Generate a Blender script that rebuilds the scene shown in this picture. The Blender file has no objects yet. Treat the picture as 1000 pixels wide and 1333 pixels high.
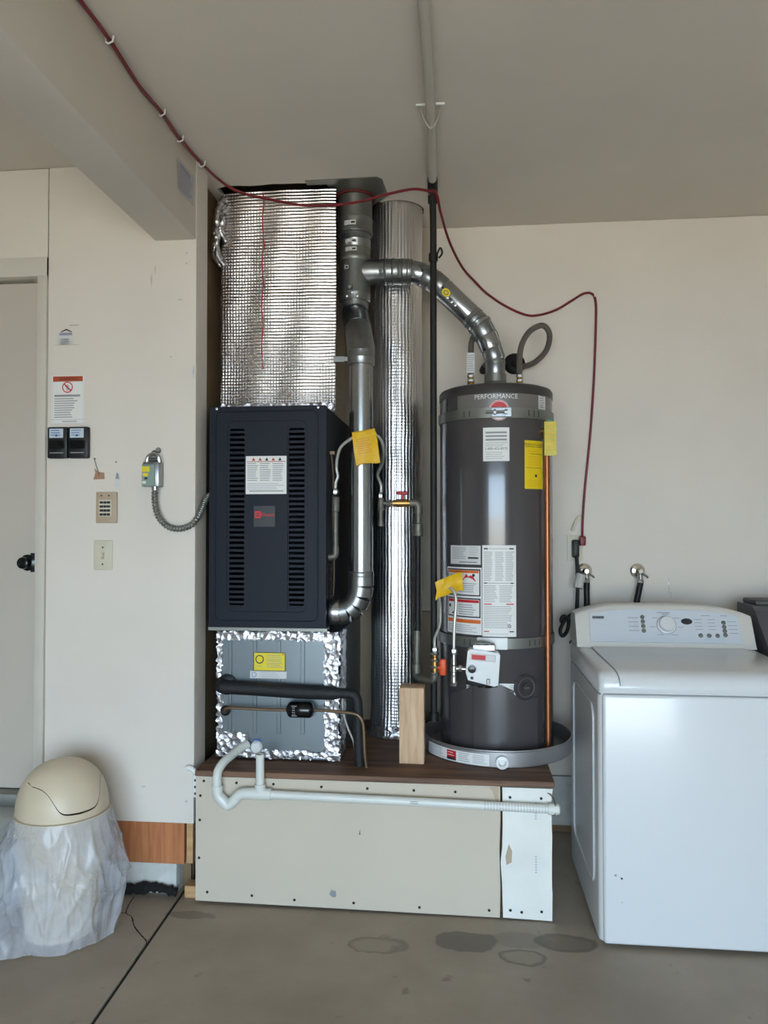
import bpy, bmesh, math, random
from mathutils import Vector, Matrix
from mathutils.geometry import tessellate_polygon
random.seed(7)
PI = math.pi
sin, cos, rad = math.sin, math.cos, math.radians
scene = bpy.context.scene
COL = scene.collection

# ------------------------------------------------------------------ camera
CAM_H = 1.40
cam_d = bpy.data.cameras.new('camera')
cam_d.lens = 27.0
cam_d.sensor_width = 36.0
cam_d.clip_start = 0.05
cam_o = bpy.data.objects.new('camera', cam_d)
COL.objects.link(cam_o)
cam_o.location = (0, 0, CAM_H)
cam_o.rotation_euler = (PI/2 + math.atan(0.0205), 0, math.atan(0.103))
scene.camera = cam_o

# ------------------------------------------------------------------ world, daylight through the open garage door
world = bpy.data.worlds.new('overcast_sky')
scene.world = world
world.use_nodes = True
bg = world.node_tree.nodes['Background']
bg.inputs['Color'].default_value = (0.60, 0.80, 1.0, 1)
bg.inputs['Strength'].default_value = 11.0
sd = bpy.data.lights.new('sun_offscreen', 'SUN'); sd.energy = 25.0; sd.color = (1.0, 0.87, 0.74); sd.angle = rad(0.6)
so = bpy.data.objects.new('sun_offscreen', sd); COL.objects.link(so)
so.rotation_euler = (rad(-38), rad(12), 0)      # high behind the house: lights the driveway, never shines in
ld = bpy.data.lights.new('garage_door_opening_offscreen', 'AREA')
ld.shape = 'RECTANGLE'; ld.size = 3.2; ld.size_y = 2.1
ld.cycles.is_portal = True
lo = bpy.data.objects.new('garage_door_opening_offscreen', ld)
COL.objects.link(lo)
lo.location = (0.1, -2.4, 1.05)
lo.rotation_euler = (PI/2, 0, 0)          # faces +Y, into the garage
vs = scene.view_settings
vs.view_transform = 'Standard'; vs.look = 'None'; vs.gamma = 1.0; vs.use_curve_mapping = False
vs.exposure = 0.40
scene.cycles.use_denoising = True
scene.cycles.max_bounces = 10
scene.cycles.diffuse_bounces = 6
scene.cycles.sample_clamp_indirect = 8

# ------------------------------------------------------------------ helpers: materials
def lin(c):
    c = c/255.0
    return c/12.92 if c <= 0.04045 else ((c+0.055)/1.055)**2.4
def rgb(r, g, b): return (lin(r), lin(g), lin(b), 1)
M = {}
def mat(name, color, rough=0.5, metal=0.0, var=0.0, vscale=6.0, bump=0.0, bscale=60.0, coat=0.0, stretch=None, alpha=None, spec=None):
    m = bpy.data.materials.new(name); m.use_nodes = True
    nt = m.node_tree; p = nt.nodes['Principled BSDF']
    p.inputs['Base Color'].default_value = color
    p.inputs['Roughness'].default_value = rough
    p.inputs['Metallic'].default_value = metal
    if coat: p.inputs['Coat Weight'].default_value = coat; p.inputs['Coat Roughness'].default_value = 0.08
    if alpha is not None: p.inputs['Alpha'].default_value = alpha
    if spec is not None: p.inputs['Specular IOR Level'].default_value = spec
    if var or bump:
        tc = nt.nodes.new('ShaderNodeTexCoord'); mp = nt.nodes.new('ShaderNodeMapping')
        nt.links.new(tc.outputs['Object'], mp.inputs['Vector'])
        if stretch: mp.inputs['Scale'].default_value = stretch
        if var:
            n = nt.nodes.new('ShaderNodeTexNoise'); n.inputs['Scale'].default_value = vscale; n.inputs['Detail'].default_value = 6
            nt.links.new(mp.outputs[0], n.inputs['Vector'])
            r = nt.nodes.new('ShaderNodeMapRange'); r.inputs[1].default_value = 0.3; r.inputs[2].default_value = 0.7
            r.inputs[3].default_value = 1-var; r.inputs[4].default_value = 1+var
            nt.links.new(n.outputs[0], r.inputs[0])
            mx = nt.nodes.new('ShaderNodeVectorMath'); mx.operation = 'SCALE'
            mx.inputs[0].default_value = color[:3]
            nt.links.new(r.outputs[0], mx.inputs['Scale'])
            nt.links.new(mx.outputs[0], p.inputs['Base Color'])
        if bump:
            n2 = nt.nodes.new('ShaderNodeTexNoise'); n2.inputs['Scale'].default_value = bscale; n2.inputs['Detail'].default_value = 4
            nt.links.new(mp.outputs[0], n2.inputs['Vector'])
            b = nt.nodes.new('ShaderNodeBump'); b.inputs['Strength'].default_value = bump; b.inputs['Distance'].default_value = 0.01
            nt.links.new(n2.outputs[0], b.inputs['Height']); nt.links.new(b.outputs[0], p.inputs['Normal'])
    M[name] = m
    return m

mat('paint', rgb(218, 209, 198), 0.75, var=0.035, vscale=2.2, bump=0.05, bscale=35)
mat('paint_ceiling', rgb(211, 202, 191), 0.8, var=0.03, vscale=1.8, bump=0.05, bscale=30)
mat('paint_door', rgb(190, 180, 168), 0.5, var=0.02, vscale=2)
mat('paint_trim', rgb(200, 193, 180), 0.55, var=0.03)
mat('raw_board', rgb(150, 134, 112), 0.85, var=0.12, vscale=4)
mat('raw_brown', rgb(128, 104, 76), 0.85, var=0.2, vscale=5)
mat('strip_paint', rgb(178, 168, 152), 0.7, var=0.05)
mat('drywall_grey', rgb(198, 186, 168), 0.85, var=0.03, vscale=3)
mat('drywall_white', rgb(226, 224, 216), 0.8, var=0.05, vscale=7)
mat('screw_dark', rgb(48, 44, 40), 0.5, 0.6)
mat('screw_steel', rgb(190, 190, 190), 0.3, 1)
mat('black', rgb(16, 16, 17), 0.45)
mat('black_gloss', rgb(14, 14, 16), 0.2)
mat('asphalt_filler', rgb(24, 21, 18), 0.9)
mat('black_iron', rgb(26, 23, 21), 0.6, 0.1, var=0.2, vscale=30)
mat('grey_iron', rgb(112, 108, 98), 0.5, 0.55, var=0.15, vscale=40)
mat('pale_pipe', rgb(186, 180, 170), 0.6, var=0.04)
mat('brass', rgb(176, 138, 82), 0.35, 0.9)
mat('copper', rgb(158, 98, 66), 0.36, 0.85, var=0.1, vscale=8, stretch=(1, 1, .3))
mat('copper_dull', rgb(120, 98, 76), 0.45, 0.6)
mat('galv', rgb(150, 152, 152), 0.33, 0.95, var=0.10, vscale=18)
mat('galv_bright', rgb(178, 180, 182), 0.22, 0.97, var=0.06, vscale=10)
mat('galv_dull', rgb(136, 136, 130), 0.45, 0.8, var=0.08)
mat('nickel', rgb(186, 186, 182), 0.25, 1)
mat('plumbing_chrome', rgb(205, 200, 192), 0.15, 1)
mat('steel_braid', rgb(116, 108, 100), 0.45, 0.5, bump=0.6, bscale=400)
mat('connector_grey', rgb(182, 178, 170), 0.4, 0.5)
mat('coil_steel', rgb(116, 123, 126), 0.38, 0.75, var=0.04)
mat('furnace_navy', rgb(23, 27, 38), 0.5, 0.0, spec=0.22)
mat('badge', rgb(36, 36, 39), 0.35)
mat('tank_grey', rgb(70, 66, 67), 0.24, 0.0, coat=0.6)
mat('tank_lid', rgb(58, 54, 54), 0.38)
mat('plate_grey', rgb(122, 118, 116), 0.3, 0.3)
mat('pan_steel', rgb(176, 174, 174), 0.42, 0.8, var=0.06)
mat('valve_white', rgb(214, 214, 212), 0.35)
mat('white_plastic', rgb(226, 226, 222), 0.35)
mat('pvc', rgb(214, 214, 206), 0.35)
mat('appliance_white', rgb(211, 211, 211), 0.24, coat=0.3)
mat('console_grey', rgb(200, 205, 211), 0.3)
mat('console_trim', rgb(214, 210, 202), 0.35)
mat('dark_appliance', rgb(80, 80, 84), 0.4)
mat('dark_appliance_top', rgb(52, 48, 46), 0.5)
mat('paper_white', rgb(226, 224, 220), 0.55)
mat('paper_grey', rgb(206, 205, 202), 0.5)
mat('print_grey', rgb(140, 140, 142), 0.6)
mat('print_light', rgb(182, 182, 184), 0.6)
mat('print_dark', rgb(44, 40, 42), 0.6)
mat('print_white', rgb(232, 232, 230), 0.5)
mat('print_red', rgb(196, 30, 36), 0.5)
mat('print_orange', rgb(214, 104, 34), 0.5)
mat('print_rust', rgb(178, 72, 34), 0.5)
mat('print_yellow', rgb(226, 204, 34), 0.5)
mat('print_blue', rgb(60, 100, 170), 0.5)
mat('print_violet', rgb(150, 144, 168), 0.6)
mat('energy_yellow', rgb(232, 200, 24), 0.45)
mat('tag_yellow', rgb(224, 176, 20), 0.5, var=0.06, vscale=30)
mat('tag_olive', rgb(198, 184, 62), 0.45, var=0.12, vscale=40)
mat('tag_green', rgb(30, 104, 76), 0.4)
mat('handle_red', rgb(172, 30, 36), 0.4)
mat('handle_orange', rgb(226, 84, 26), 0.45)
mat('cord_red', rgb(112, 18, 28), 0.45)
mat('bin_beige', rgb(206, 190, 164), 0.42, var=0.02)
mat('tan_plastic', rgb(178, 158, 132), 0.45)
mat('ivory', rgb(206, 198, 176), 0.4)
mat('green_grey', rgb(138, 156, 146), 0.4, 0.3)
mat('tape_brown', rgb(168, 128, 98), 0.7)
mat('foam_black', rgb(22, 22, 24), 0.65, bump=0.2, bscale=120)
mat('concrete_curb', rgb(196, 196, 190), 0.85, var=0.12, vscale=14, bump=0.3, bscale=50)
mat('rubber_black', rgb(12, 12, 12), 0.5)
mat('fur_black', rgb(20, 19, 18), 0.9, bump=1.0, bscale=90)
mat('lcd', rgb(196, 206, 214), 0.3)
mat('driveway', rgb(190, 178, 160), 0.9, var=0.06, vscale=1.0)
mat('garage_side', rgb(190, 184, 174), 0.85)
mat('step_paint', rgb(186, 190, 188), 0.6, var=0.06)
mat('rim_red', rgb(92, 30, 24), 0.6)

def wood(name, c1, c2, scale=18, axis='Z', rough=0.65):
    m = bpy.data.materials.new(name); m.use_nodes = True
    nt = m.node_tree; p = nt.nodes['Principled BSDF']; p.inputs['Roughness'].default_value = rough
    tc = nt.nodes.new('ShaderNodeTexCoord'); mp = nt.nodes.new('ShaderNodeMapping')
    mp.inputs['Scale'].default_value = {'Z': (1, 1, .08), 'X': (.08, 1, 1)}[axis]
    nt.links.new(tc.outputs['Object'], mp.inputs['Vector'])
    n = nt.nodes.new('ShaderNodeTexNoise'); n.inputs['Scale'].default_value = scale*3; n.inputs['Detail'].default_value = 6
    n.inputs['Distortion'].default_value = 0.6
    nt.links.new(mp.outputs[0], n.inputs['Vector'])
    cr = nt.nodes.new('ShaderNodeValToRGB')
    cr.color_ramp.elements[0].position = 0.32; cr.color_ramp.elements[0].color = c1
    cr.color_ramp.elements[1].position = 0.68; cr.color_ramp.elements[1].color = c2
    nt.links.new(n.outputs[0], cr.inputs[0]); nt.links.new(cr.outputs[0], p.inputs['Base Color'])
    M[name] = m; return m
wood('fir', rgb(190, 152, 116), rgb(214, 182, 148), 20, 'Z')
wood('plywood', rgb(150, 88, 50), rgb(190, 122, 76), 14, 'Z')
wood('platform_ply', rgb(74, 52, 40), rgb(128, 94, 70), 10, 'X')
wood('pine_scrap', rgb(170, 130, 90), rgb(200, 160, 110), 16, 'X')

def foil(name, mode, base=(0.86, 0.85, 0.85, 1), rough=0.24, ribs=465.0, strength=0.6):
    """reflective bubble-foil: fine quilted relief. mode 'h' = rows along X, 'v' = columns round a cylinder, 'c' = crumpled tape"""
    m = bpy.data.materials.new(name); m.use_nodes = True
    nt = m.node_tree; p = nt.nodes['Principled BSDF']; L = nt.links.new
    p.inputs['Base Color'].default_value = base; p.inputs['Metallic'].default_value = 1.0; p.inputs['Roughness'].default_value = rough
    tc = nt.nodes.new('ShaderNodeTexCoord'); sp = nt.nodes.new('ShaderNodeSeparateXYZ')
    L(tc.outputs['Object'], sp.inputs[0])
    nz = nt.nodes.new('ShaderNodeTexNoise'); nz.inputs['Scale'].default_value = 9; nz.inputs['Detail'].default_value = 5
    L(tc.outputs['Object'], nz.inputs['Vector'])
    def math_(op, a, b=None):
        n = nt.nodes.new('ShaderNodeMath'); n.operation = op
        for i, v in enumerate((a, b)):
            if v is None: continue
            if isinstance(v, (int, float)): n.inputs[i].default_value = v
            else: L(v, n.inputs[i])
        return n.outputs[0]
    if mode == 'c':
        v = nt.nodes.new('ShaderNodeTexVoronoi'); v.inputs['Scale'].default_value = 42
        L(tc.outputs['Object'], v.inputs['Vector'])
        n3 = nt.nodes.new('ShaderNodeTexNoise'); n3.inputs['Scale'].default_value = 26; n3.inputs['Detail'].default_value = 6
        L(tc.outputs['Object'], n3.inputs['Vector'])
        h = math_('ADD', v.outputs['Distance'], n3.outputs[0])
        dist = 0.012
    else:
        if mode == 'h':
            along = sp.outputs['Z']; across = sp.outputs['X']; k2 = ribs
        else:
            at2 = nt.nodes.new('ShaderNodeMath'); at2.operation = 'ARCTAN2'
            L(sp.outputs['X'], at2.inputs[0]); L(sp.outputs['Y'], at2.inputs[1])
            along = math_('MULTIPLY', at2.outputs[0], 0.113); across = sp.outputs['Z']; k2 = ribs
        jit = math_('MULTIPLY', nz.outputs[0], 3.5)
        r1 = math_('SINE', math_('ADD', math_('MULTIPLY', along, ribs), jit))
        r2 = math_('SINE', math_('ADD', math_('MULTIPLY', across, k2*1.1), jit))
        h = math_('ADD', math_('MULTIPLY', r1, 0.8), math_('MULTIPLY', math_('MULTIPLY', r2, nz.outputs[0]), 0.35))
        h = math_('ADD', h, math_('MULTIPLY', nz.outputs[0], 1.8))
        dist = 0.0022
    b = nt.nodes.new('ShaderNodeBump'); b.inputs['Strength'].default_value = strength; b.inputs['Distance'].default_value = dist
    L(h, b.inputs['Height']); L(b.outputs[0], p.inputs['Normal'])
    M[name] = m
foil('foil_rows', 'h', base=(0.78, 0.74, 0.73, 1), rough=0.27, strength=0.55)
foil('foil_columns', 'v', base=(0.76, 0.74, 0.74, 1), ribs=420.0, rough=0.29, strength=0.42)
foil('foil_tape', 'c', base=(0.55, 0.53, 0.54, 1), rough=0.38, strength=0.45)

def floor_material():
    m = bpy.data.materials.new('concrete'); m.use_nodes = True
    nt = m.node_tree; p = nt.nodes['Principled BSDF']; L = nt.links.new
    p.inputs['Roughness'].default_value = 0.55
    tc = nt.nodes.new('ShaderNodeTexCoord')
    n1 = nt.nodes.new('ShaderNodeTexNoise'); n1.inputs['Scale'].default_value = 1.6; n1.inputs['Detail'].default_value = 8; n1.inputs['Roughness'].default_value = 0.6
    L(tc.outputs['Object'], n1.inputs['Vector'])
    cr = nt.nodes.new('ShaderNodeValToRGB')
    cr.color_ramp.elements[0].position = 0.3; cr.color_ramp.elements[0].color = rgb(138, 125, 110)
    cr.color_ramp.elements[1].position = 0.7; cr.color_ramp.elements[1].color = rgb(166, 153, 137)
    L(n1.outputs[0], cr.inputs[0])
    col = cr.outputs[0]
    nd = nt.nodes.new('ShaderNodeTexNoise'); nd.inputs['Scale'].default_value = 9; nd.inputs['Detail'].default_value = 4
    L(tc.outputs['Object'], nd.inputs['Vector'])
    def math_(op, a, b=None, c=None):
        n = nt.nodes.new('ShaderNodeMath'); n.operation = op
        for i, v in enumerate((a, b, c)):
            if v is None: continue
            if isinstance(v, (int, float)): n.inputs[i].default_value = v
            else: L(v, n.inputs[i])
        return n.outputs[0]
    def stain(col, cx, cy, rx, ry, colr, amount, ring=False, wob=0.5):
        mp = nt.nodes.new('ShaderNodeMapping'); mp.vector_type = 'POINT'
        mp.inputs['Location'].default_value = (-cx/rx, -cy/ry, 0); mp.inputs['Scale'].default_value = (1/rx, 1/ry, 0)
        L(tc.outputs['Object'], mp.inputs['Vector'])
        ln = nt.nodes.new('ShaderNodeVectorMath'); ln.operation = 'LENGTH'; L(mp.outputs[0], ln.inputs[0])
        d = math_('ADD', ln.outputs['Value'], math_('MULTIPLY', math_('SUBTRACT', nd.outputs[0], 0.5), wob*2))
        mr = nt.nodes.new('ShaderNodeMapRange')
        mr.inputs[1].default_value = 1.06; mr.inputs[2].default_value = 0.94; mr.inputs[3].default_value = 0; mr.inputs[4].default_value = amount
        L(d, mr.inputs[0]); f = mr.outputs[0]
        if ring:
            mr2 = nt.nodes.new('ShaderNodeMapRange')
            mr2.inputs[1].default_value = 0.70; mr2.inputs[2].default_value = 0.92; mr2.inputs[3].default_value = 0.12; mr2.inputs[4].default_value = 1.0
            L(d, mr2.inputs[0]); f = math_('MULTIPLY', f, mr2.outputs[0])
        mx = nt.nodes.new('ShaderNodeMix'); mx.data_type = 'RGBA'
        L(f, mx.inputs[0]); L(col, mx.inputs[6]); mx.inputs[7].default_value = colr
        return mx.outputs[2]
    col = stain(col, 0.01, 2.645, 0.105, 0.065, rgb(88, 83, 77), 0.7)
    col = stain(col, 0.345, 2.668, 0.095, 0.05, rgb(100, 92, 80), 0.55)
    col = stain(col, 0.19, 2.665, 0.10, 0.05, rgb(104, 98, 90), 0.35)
    col = stain(col, 0.19, 2.565, 0.075, 0.05, rgb(92, 86, 78), 0.7, True)
    col = stain(col, 0.345, 2.668, 0.105, 0.058, rgb(84, 76, 66), 0.6, True)
    col = stain(col, -0.29, 2.585, 0.085, 0.055, rgb(92, 86, 78), 0.55, True, 0.9)
    col = stain(col, -0.98, 2.72, 0.08, 0.035, rgb(88, 82, 74), 0.5, False, 0.8)
    # dark speckles of old oil
    vn = nt.nodes.new('ShaderNodeTexNoise'); vn.inputs['Scale'].default_value = 13; vn.inputs['Detail'].default_value = 3
    L(tc.outputs['Object'], vn.inputs['Vector'])
    mr = nt.nodes.new('ShaderNodeMapRange'); mr.inputs[1].default_value = 0.67; mr.inputs[2].default_value = 0.74; mr.inputs[4].default_value = 0.5
    L(vn.outputs[0], mr.inputs[0])
    mx = nt.nodes.new('ShaderNodeMix'); mx.data_type = 'RGBA'; L(mr.outputs[0], mx.inputs[0]); L(col, mx.inputs[6]); mx.inputs[7].default_value = rgb(92, 80, 70)
    L(mx.outputs[2], p.inputs['Base Color'])
    b = nt.nodes.new('ShaderNodeBump'); b.inputs['Strength'].default_value = 0.15; b.inputs['Distance'].default_value = 0.01
    L(nd.outputs[0], b.inputs['Height']); L(b.outputs[0], p.inputs['Normal'])
    M['concrete'] = m
floor_material()

def bag_material():
    m = bpy.data.materials.new('clear_bag'); m.use_nodes = True
    nt = m.node_tree; p = nt.nodes['Principled BSDF']; L = nt.links.new
    p.inputs['Base Color'].default_value = rgb(212, 214, 220); p.inputs['Roughness'].default_value = 0.16
    tc = nt.nodes.new('ShaderNodeTexCoord'); n = nt.nodes.new('ShaderNodeTexNoise')
    n.inputs['Scale'].default_value = 7; n.inputs['Detail'].default_value = 5; n.inputs['Distortion'].default_value = 1.2
    L(tc.outputs['Object'], n.inputs['Vector'])
    mr = nt.nodes.new('ShaderNodeMapRange'); mr.inputs[1].default_value = 0.35; mr.inputs[2].default_value = 0.7
    mr.inputs[3].default_value = 0.30; mr.inputs[4].default_value = 0.55
    L(n.outputs[0], mr.inputs[0]); L(mr.outputs[0], p.inputs['Alpha'])
    M['clear_bag'] = m
bag_material()

# ------------------------------------------------------------------ helpers: geometry
def W(o):
    """world position of an unrotated object chain"""
    v = Vector((0, 0, 0))
    while o is not None: v += o.location; o = o.parent
    return v
def tag(o, label=None, cat=None, group=None, kind=None):
    if label: o['label'] = label
    if cat: o['category'] = cat
    if group: o['group'] = group
    if kind: o['kind'] = kind
    return o
def thing(name, loc, label, cat, group=None):
    o = bpy.data.objects.new(name, None); COL.objects.link(o)
    o.location = loc; o.empty_display_size = 0.1
    return tag(o, label, cat, group)

class MB:
    def __init__(self): self.v = []; self.f = []; self.m = []; self.cur = 0
    def add(self, verts, faces):
        b = len(self.v); self.v += [tuple(x) for x in verts]
        for f in faces: self.f.append([b+i for i in f]); self.m.append(self.cur)
        return self
    def mat(self, i): self.cur = i; return self
    def box(self, x0, x1, y0, y1, z0, z1, bev=0.0, seg=2, taper=None):
        if not bev:
            V = [(x, y, z) for z in (z0, z1) for y in (y0, y1) for x in (x0, x1)]
            return self.add(V, [(0,2,3,1),(4,5,7,6),(0,1,5,4),(2,6,7,3),(0,4,6,2),(1,3,7,5)])
        bm = bmesh.new()
        bmesh.ops.create_cube(bm, size=1.0)
        for v in bm.verts:
            v.co = Vector(((x0+x1)/2 + v.co.x*(x1-x0), (y0+y1)/2 + v.co.y*(y1-y0), (z0+z1)/2 + v.co.z*(z1-z0)))
        bmesh.ops.bevel(bm, geom=list(bm.edges), offset=bev, segments=seg, affect='EDGES', profile=0.5)
        bm.verts.ensure_lookup_table()
        for i, v in enumerate(bm.verts): v.index = i
        self.add([v.co for v in bm.verts], [[v.index for v in f.verts] for f in bm.faces])
        bm.free(); return self
    def tube(self, pts, r, n=12, caps=True, closed=False):
        pts = [Vector(p) for p in pts]; N = len(pts)
        rr = r if isinstance(r, (list, tuple)) else [r]*N
        T = []
        for i in range(N):
            a = pts[max(i-1, 0)] if not closed else pts[i-1]
            b = pts[min(i+1, N-1)] if not closed else pts[(i+1) % N]
            d = b-a
            T.append(d.normalized() if d.length > 1e-9 else (T[-1] if T else Vector((0, 0, 1))))
        u = T[0].orthogonal().normalized()
        V = []
        for i in range(N):
            u = (u - T[i]*u.dot(T[i]))
            u = u.normalized() if u.length > 1e-6 else T[i].orthogonal().normalized()
            w = T[i].cross(u)
            for k in range(n):
                a = 2*PI*k/n
                V.append(pts[i] + (u*cos(a)+w*sin(a))*rr[i])
        F = []
        for i in range(N if closed else N-1):
            for k in range(n):
                a = i*n+k; b = i*n+(k+1) % n; j = (i+1) % N
                F.append((a, b, j*n+(k+1) % n, j*n+k))
        if caps and not closed:
            F.append(tuple(reversed(range(n)))); F.append(tuple((N-1)*n+k for k in range(n)))
        return self.add(V, F)
    def cyl(self, a, b, r, n=16, r2=None): return self.tube([a, b], [r, r if r2 is None else r2], n)
    def lathe(self, prof, origin, axis=(0, 0, 1), n=32, cap=True):
        """prof: (radius, height along the axis)"""
        ax = Vector(axis).normalized(); u = ax.orthogonal().normalized()
        if abs(ax.z) > 0.99: u = Vector((1, 0, 0))
        w = ax.cross(u); o = Vector(origin)
        V = [o + ax*h + (u*cos(2*PI*k/n)+w*sin(2*PI*k/n))*r for r, h in prof for k in range(n)]
        F = [(i*n+k, i*n+(k+1) % n, (i+1)*n+(k+1) % n, (i+1)*n+k) for i in range(len(prof)-1) for k in range(n)]
        if cap:
            F.append(tuple(reversed(range(n)))); F.append(tuple((len(prof)-1)*n+k for k in range(n)))
        return self.add(V, F)
    def slab(self, outer, holes, fn, t0, t1):
        """2-D polygon with holes pulled between two depths; fn(x, y, t) -> 3-D"""
        loops = [outer]+list(holes)
        tris = tessellate_polygon([[Vector((x, y, 0)) for x, y in l] for l in loops])
        flat = [p for l in loops for p in l]; n = len(flat)
        V = [fn(x, y, t0) for x, y in flat] + [fn(x, y, t1) for x, y in flat]
        F = []
        for t in tris: F.append(tuple(t)); F.append(tuple(i+n for i in reversed(t)))
        s = 0
        for l in loops:
            k = len(l)
            for i in range(k):
                a, b = s+i, s+(i+1) % k
                F.append((a, b, b+n, a+n))
            s += k
        return self.add(V, F)
    def mesh(self, name, mats, off=(0, 0, 0), smooth=True, angle=35):
        me = bpy.data.meshes.new(name)
        ox, oy, oz = off
        me.from_pydata([(x-ox, y-oy, z-oz) for x, y, z in self.v], [], self.f)
        if isinstance(mats, str): mats = [mats]
        for m in mats: me.materials.append(M[m])
        if len(mats) > 1: me.polygons.foreach_set('material_index', self.m)
        bm = bmesh.new(); bm.from_mesh(me); bmesh.ops.recalc_face_normals(bm, faces=bm.faces); bm.to_mesh(me); bm.free()
        if smooth:
            me.polygons.foreach_set('use_smooth', [True]*len(me.polygons))
            me.set_sharp_from_angle(angle=rad(angle))
        me.update()
        return me
    def build(self, name, mats, parent=None, smooth=True, angle=35, base=None):
        if parent is not None: off = W(parent); loc = (0, 0, 0)
        else:
            if base is None:
                xs, ys, zs = zip(*self.v)
                base = ((min(xs)+max(xs))/2, (min(ys)+max(ys))/2, min(zs))
            off = loc = base
        o = bpy.data.objects.new(name, self.mesh(name, mats, off, smooth, angle))
        COL.objects.link(o); o.location = loc
        if parent is not None: o.parent = parent
        return o
def inst(name, me, loc, parent, rot=None):
    o = bpy.data.objects.new(name, me); COL.objects.link(o)
    o.parent = parent; o.location = Vector(loc)-W(parent)
    if rot: o.rotation_euler = rot
    return o
def bez(pts, n=8):
    """Catmull-Rom through the points"""
    P = [Vector(p) for p in pts]; out = []
    for i in range(len(P)-1):
        p0 = P[max(i-1, 0)]; p1 = P[i]; p2 = P[i+1]; p3 = P[min(i+2, len(P)-1)]
        for k in range(n):
            t = k/n
            out.append(0.5*((2*p1)+(p2-p0)*t+(2*p0-5*p1+4*p2-p3)*t*t+(3*p1-p0-3*p2+p3)*t*t*t))
    out.append(P[-1]); return out
def rrect(x0, y0, x1, y1, r, n=5):
    P = []
    for cx, cy, a0 in ((x1-r, y0+r, -90), (x1-r, y1-r, 0), (x0+r, y1-r, 90), (x0+r, y0+r, 180)):
        for k in range(n+1):
            a = rad(a0+90*k/n); P.append((cx+r*cos(a), cy+r*sin(a)))
    return P
fY = lambda x, y, t: (x, t, y)         # plate in the XZ plane, depth along Y
fZ = lambda x, y, t: (x, y, t)

_fc = {}
def text_shape(body, size):
    key = (body, size)
    if key not in _fc:
        c = bpy.data.curves.new('lettering', 'FONT'); c.body = body; c.size = size; c.align_x = 'CENTER'; c.align_y = 'CENTER'
        c.resolution_u = 2
        o = bpy.data.objects.new('lettering', c); COL.objects.link(o)
        dg = bpy.context.evaluated_depsgraph_get()
        me = bpy.data.meshes.new_from_object(o.evaluated_get(dg))
        _fc[key] = ([tuple(v.co) for v in me.vertices], [tuple(p.vertices) for p in me.polygons])
        bpy.data.objects.remove(o); bpy.data.curves.remove(c); bpy.data.meshes.remove(me)
    return _fc[key]
class Print:
    """flat printed matter: a backing sheet with printed shapes on it, laid on a plane or wrapped on a cylinder"""
    def __init__(self, w, h, back=None):
        self.w, self.h = w, h; self.items = []; self.mats = []
        if back: self.rect(0, 0, w, h, back, 0)
    def mi(self, m):
        if m not in self.mats: self.mats.append(m)
        return self.mats.index(m)
    def rect(self, x0, y0, x1, y1, m, layer=1):
        n = max(1, int(abs(x1-x0)/0.012))
        for i in range(n):
            a = x0+(x1-x0)*i/n; b = x0+(x1-x0)*(i+1)/n
            self.items.append(([(a, y0), (b, y0), (b, y1), (a, y1)], [(0, 1, 2, 3)], self.mi(m), layer))
        return self
    def lines(self, x0, x1, ytop, n, pitch, m='print_grey', th=0.35, layer=1, rag=0.25):
        for i in range(n):
            e = x1-(x1-x0)*rag*random.random()
            y = ytop-i*pitch
            self.rect(x0, y-pitch*th, e, y, m, layer)
        return self
    def frame(self, x0, y0, x1, y1, t, m, layer=1):
        self.rect(x0, y0, x1, y0+t, m, layer); self.rect(x0, y1-t, x1, y1, m, layer)
        self.rect(x0, y0+t, x0+t, y1-t, m, layer); self.rect(x1-t, y0+t, x1, y1-t, m, layer); return self
    def poly(self, pts, m, layer=1):
        self.items.append((list(pts), [tuple(range(len(pts)))], self.mi(m), layer)); return self
    def disc(self, cx, cy, r, m, layer=1, n=24, sy=1.0):
        return self.poly([(cx+r*cos(2*PI*k/n), cy+r*sy*sin(2*PI*k/n)) for k in range(n)], m, layer)
    def ring(self, cx, cy, r0, r1, m, layer=1, n=24):
        P = [(cx+r*cos(2*PI*k/n), cy+r*sin(2*PI*k/n)) for r in (r0, r1) for k in range(n)]
        self.items.append((P, [(k, (k+1) % n, n+(k+1) % n, n+k) for k in range(n)], self.mi(m), layer)); return self
    def text(self, s, cx, cy, size, m='print_dark', layer=2, sx=1.0):
        V, F = text_shape(s, size)
        self.items.append(([(cx+x*sx, cy+y) for x, y, z in V], F, self.mi(m), layer)); return self
    def build(self, name, fn, parent, thick=0.0005, label=None):
        mb = MB()
        for P, F, mi, layer in self.items:
            mb.mat(mi); mb.add([fn(x, y, thick*(layer+1)) for x, y in P], F)
        # no normal recalculation for open sheets
        me = bpy.data.meshes.new(name); off = W(parent) if parent else None
        if parent is None:
            xs, ys, zs = zip(*mb.v); off = Vector(((min(xs)+max(xs))/2, (min(ys)+max(ys))/2, min(zs)))
        me.from_pydata([tuple(Vector(v)-Vector(off)) for v in mb.v], [], mb.f)
        for m in self.mats: me.materials.append(M[m])
        me.polygons.foreach_set('material_index', mb.m)
        o = bpy.data.objects.new(name, me); COL.objects.link(o)
        if parent: o.parent = parent
        else: o.location = off
        if label: o['label'] = label
        return o
def onY(x0, y, z0): return lambda a, b, t: (x0+a, y-t, z0+b)              # facing the room (-Y)
def onCyl(cx, cy, r, deg0, z0): return lambda a, b, t: (cx+(r+t)*sin(rad(deg0)+a/r), cy-(r+t)*cos(rad(deg0)+a/r), z0+b)

# ================================================================== THE SETTING
CZ = 2.82           # ceiling height
WY = 2.85           # face of the door wall
RY = 3.62           # face of the rear wall
PZ = 0.495          # top of the equipment platform
S = 'structure'
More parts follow.
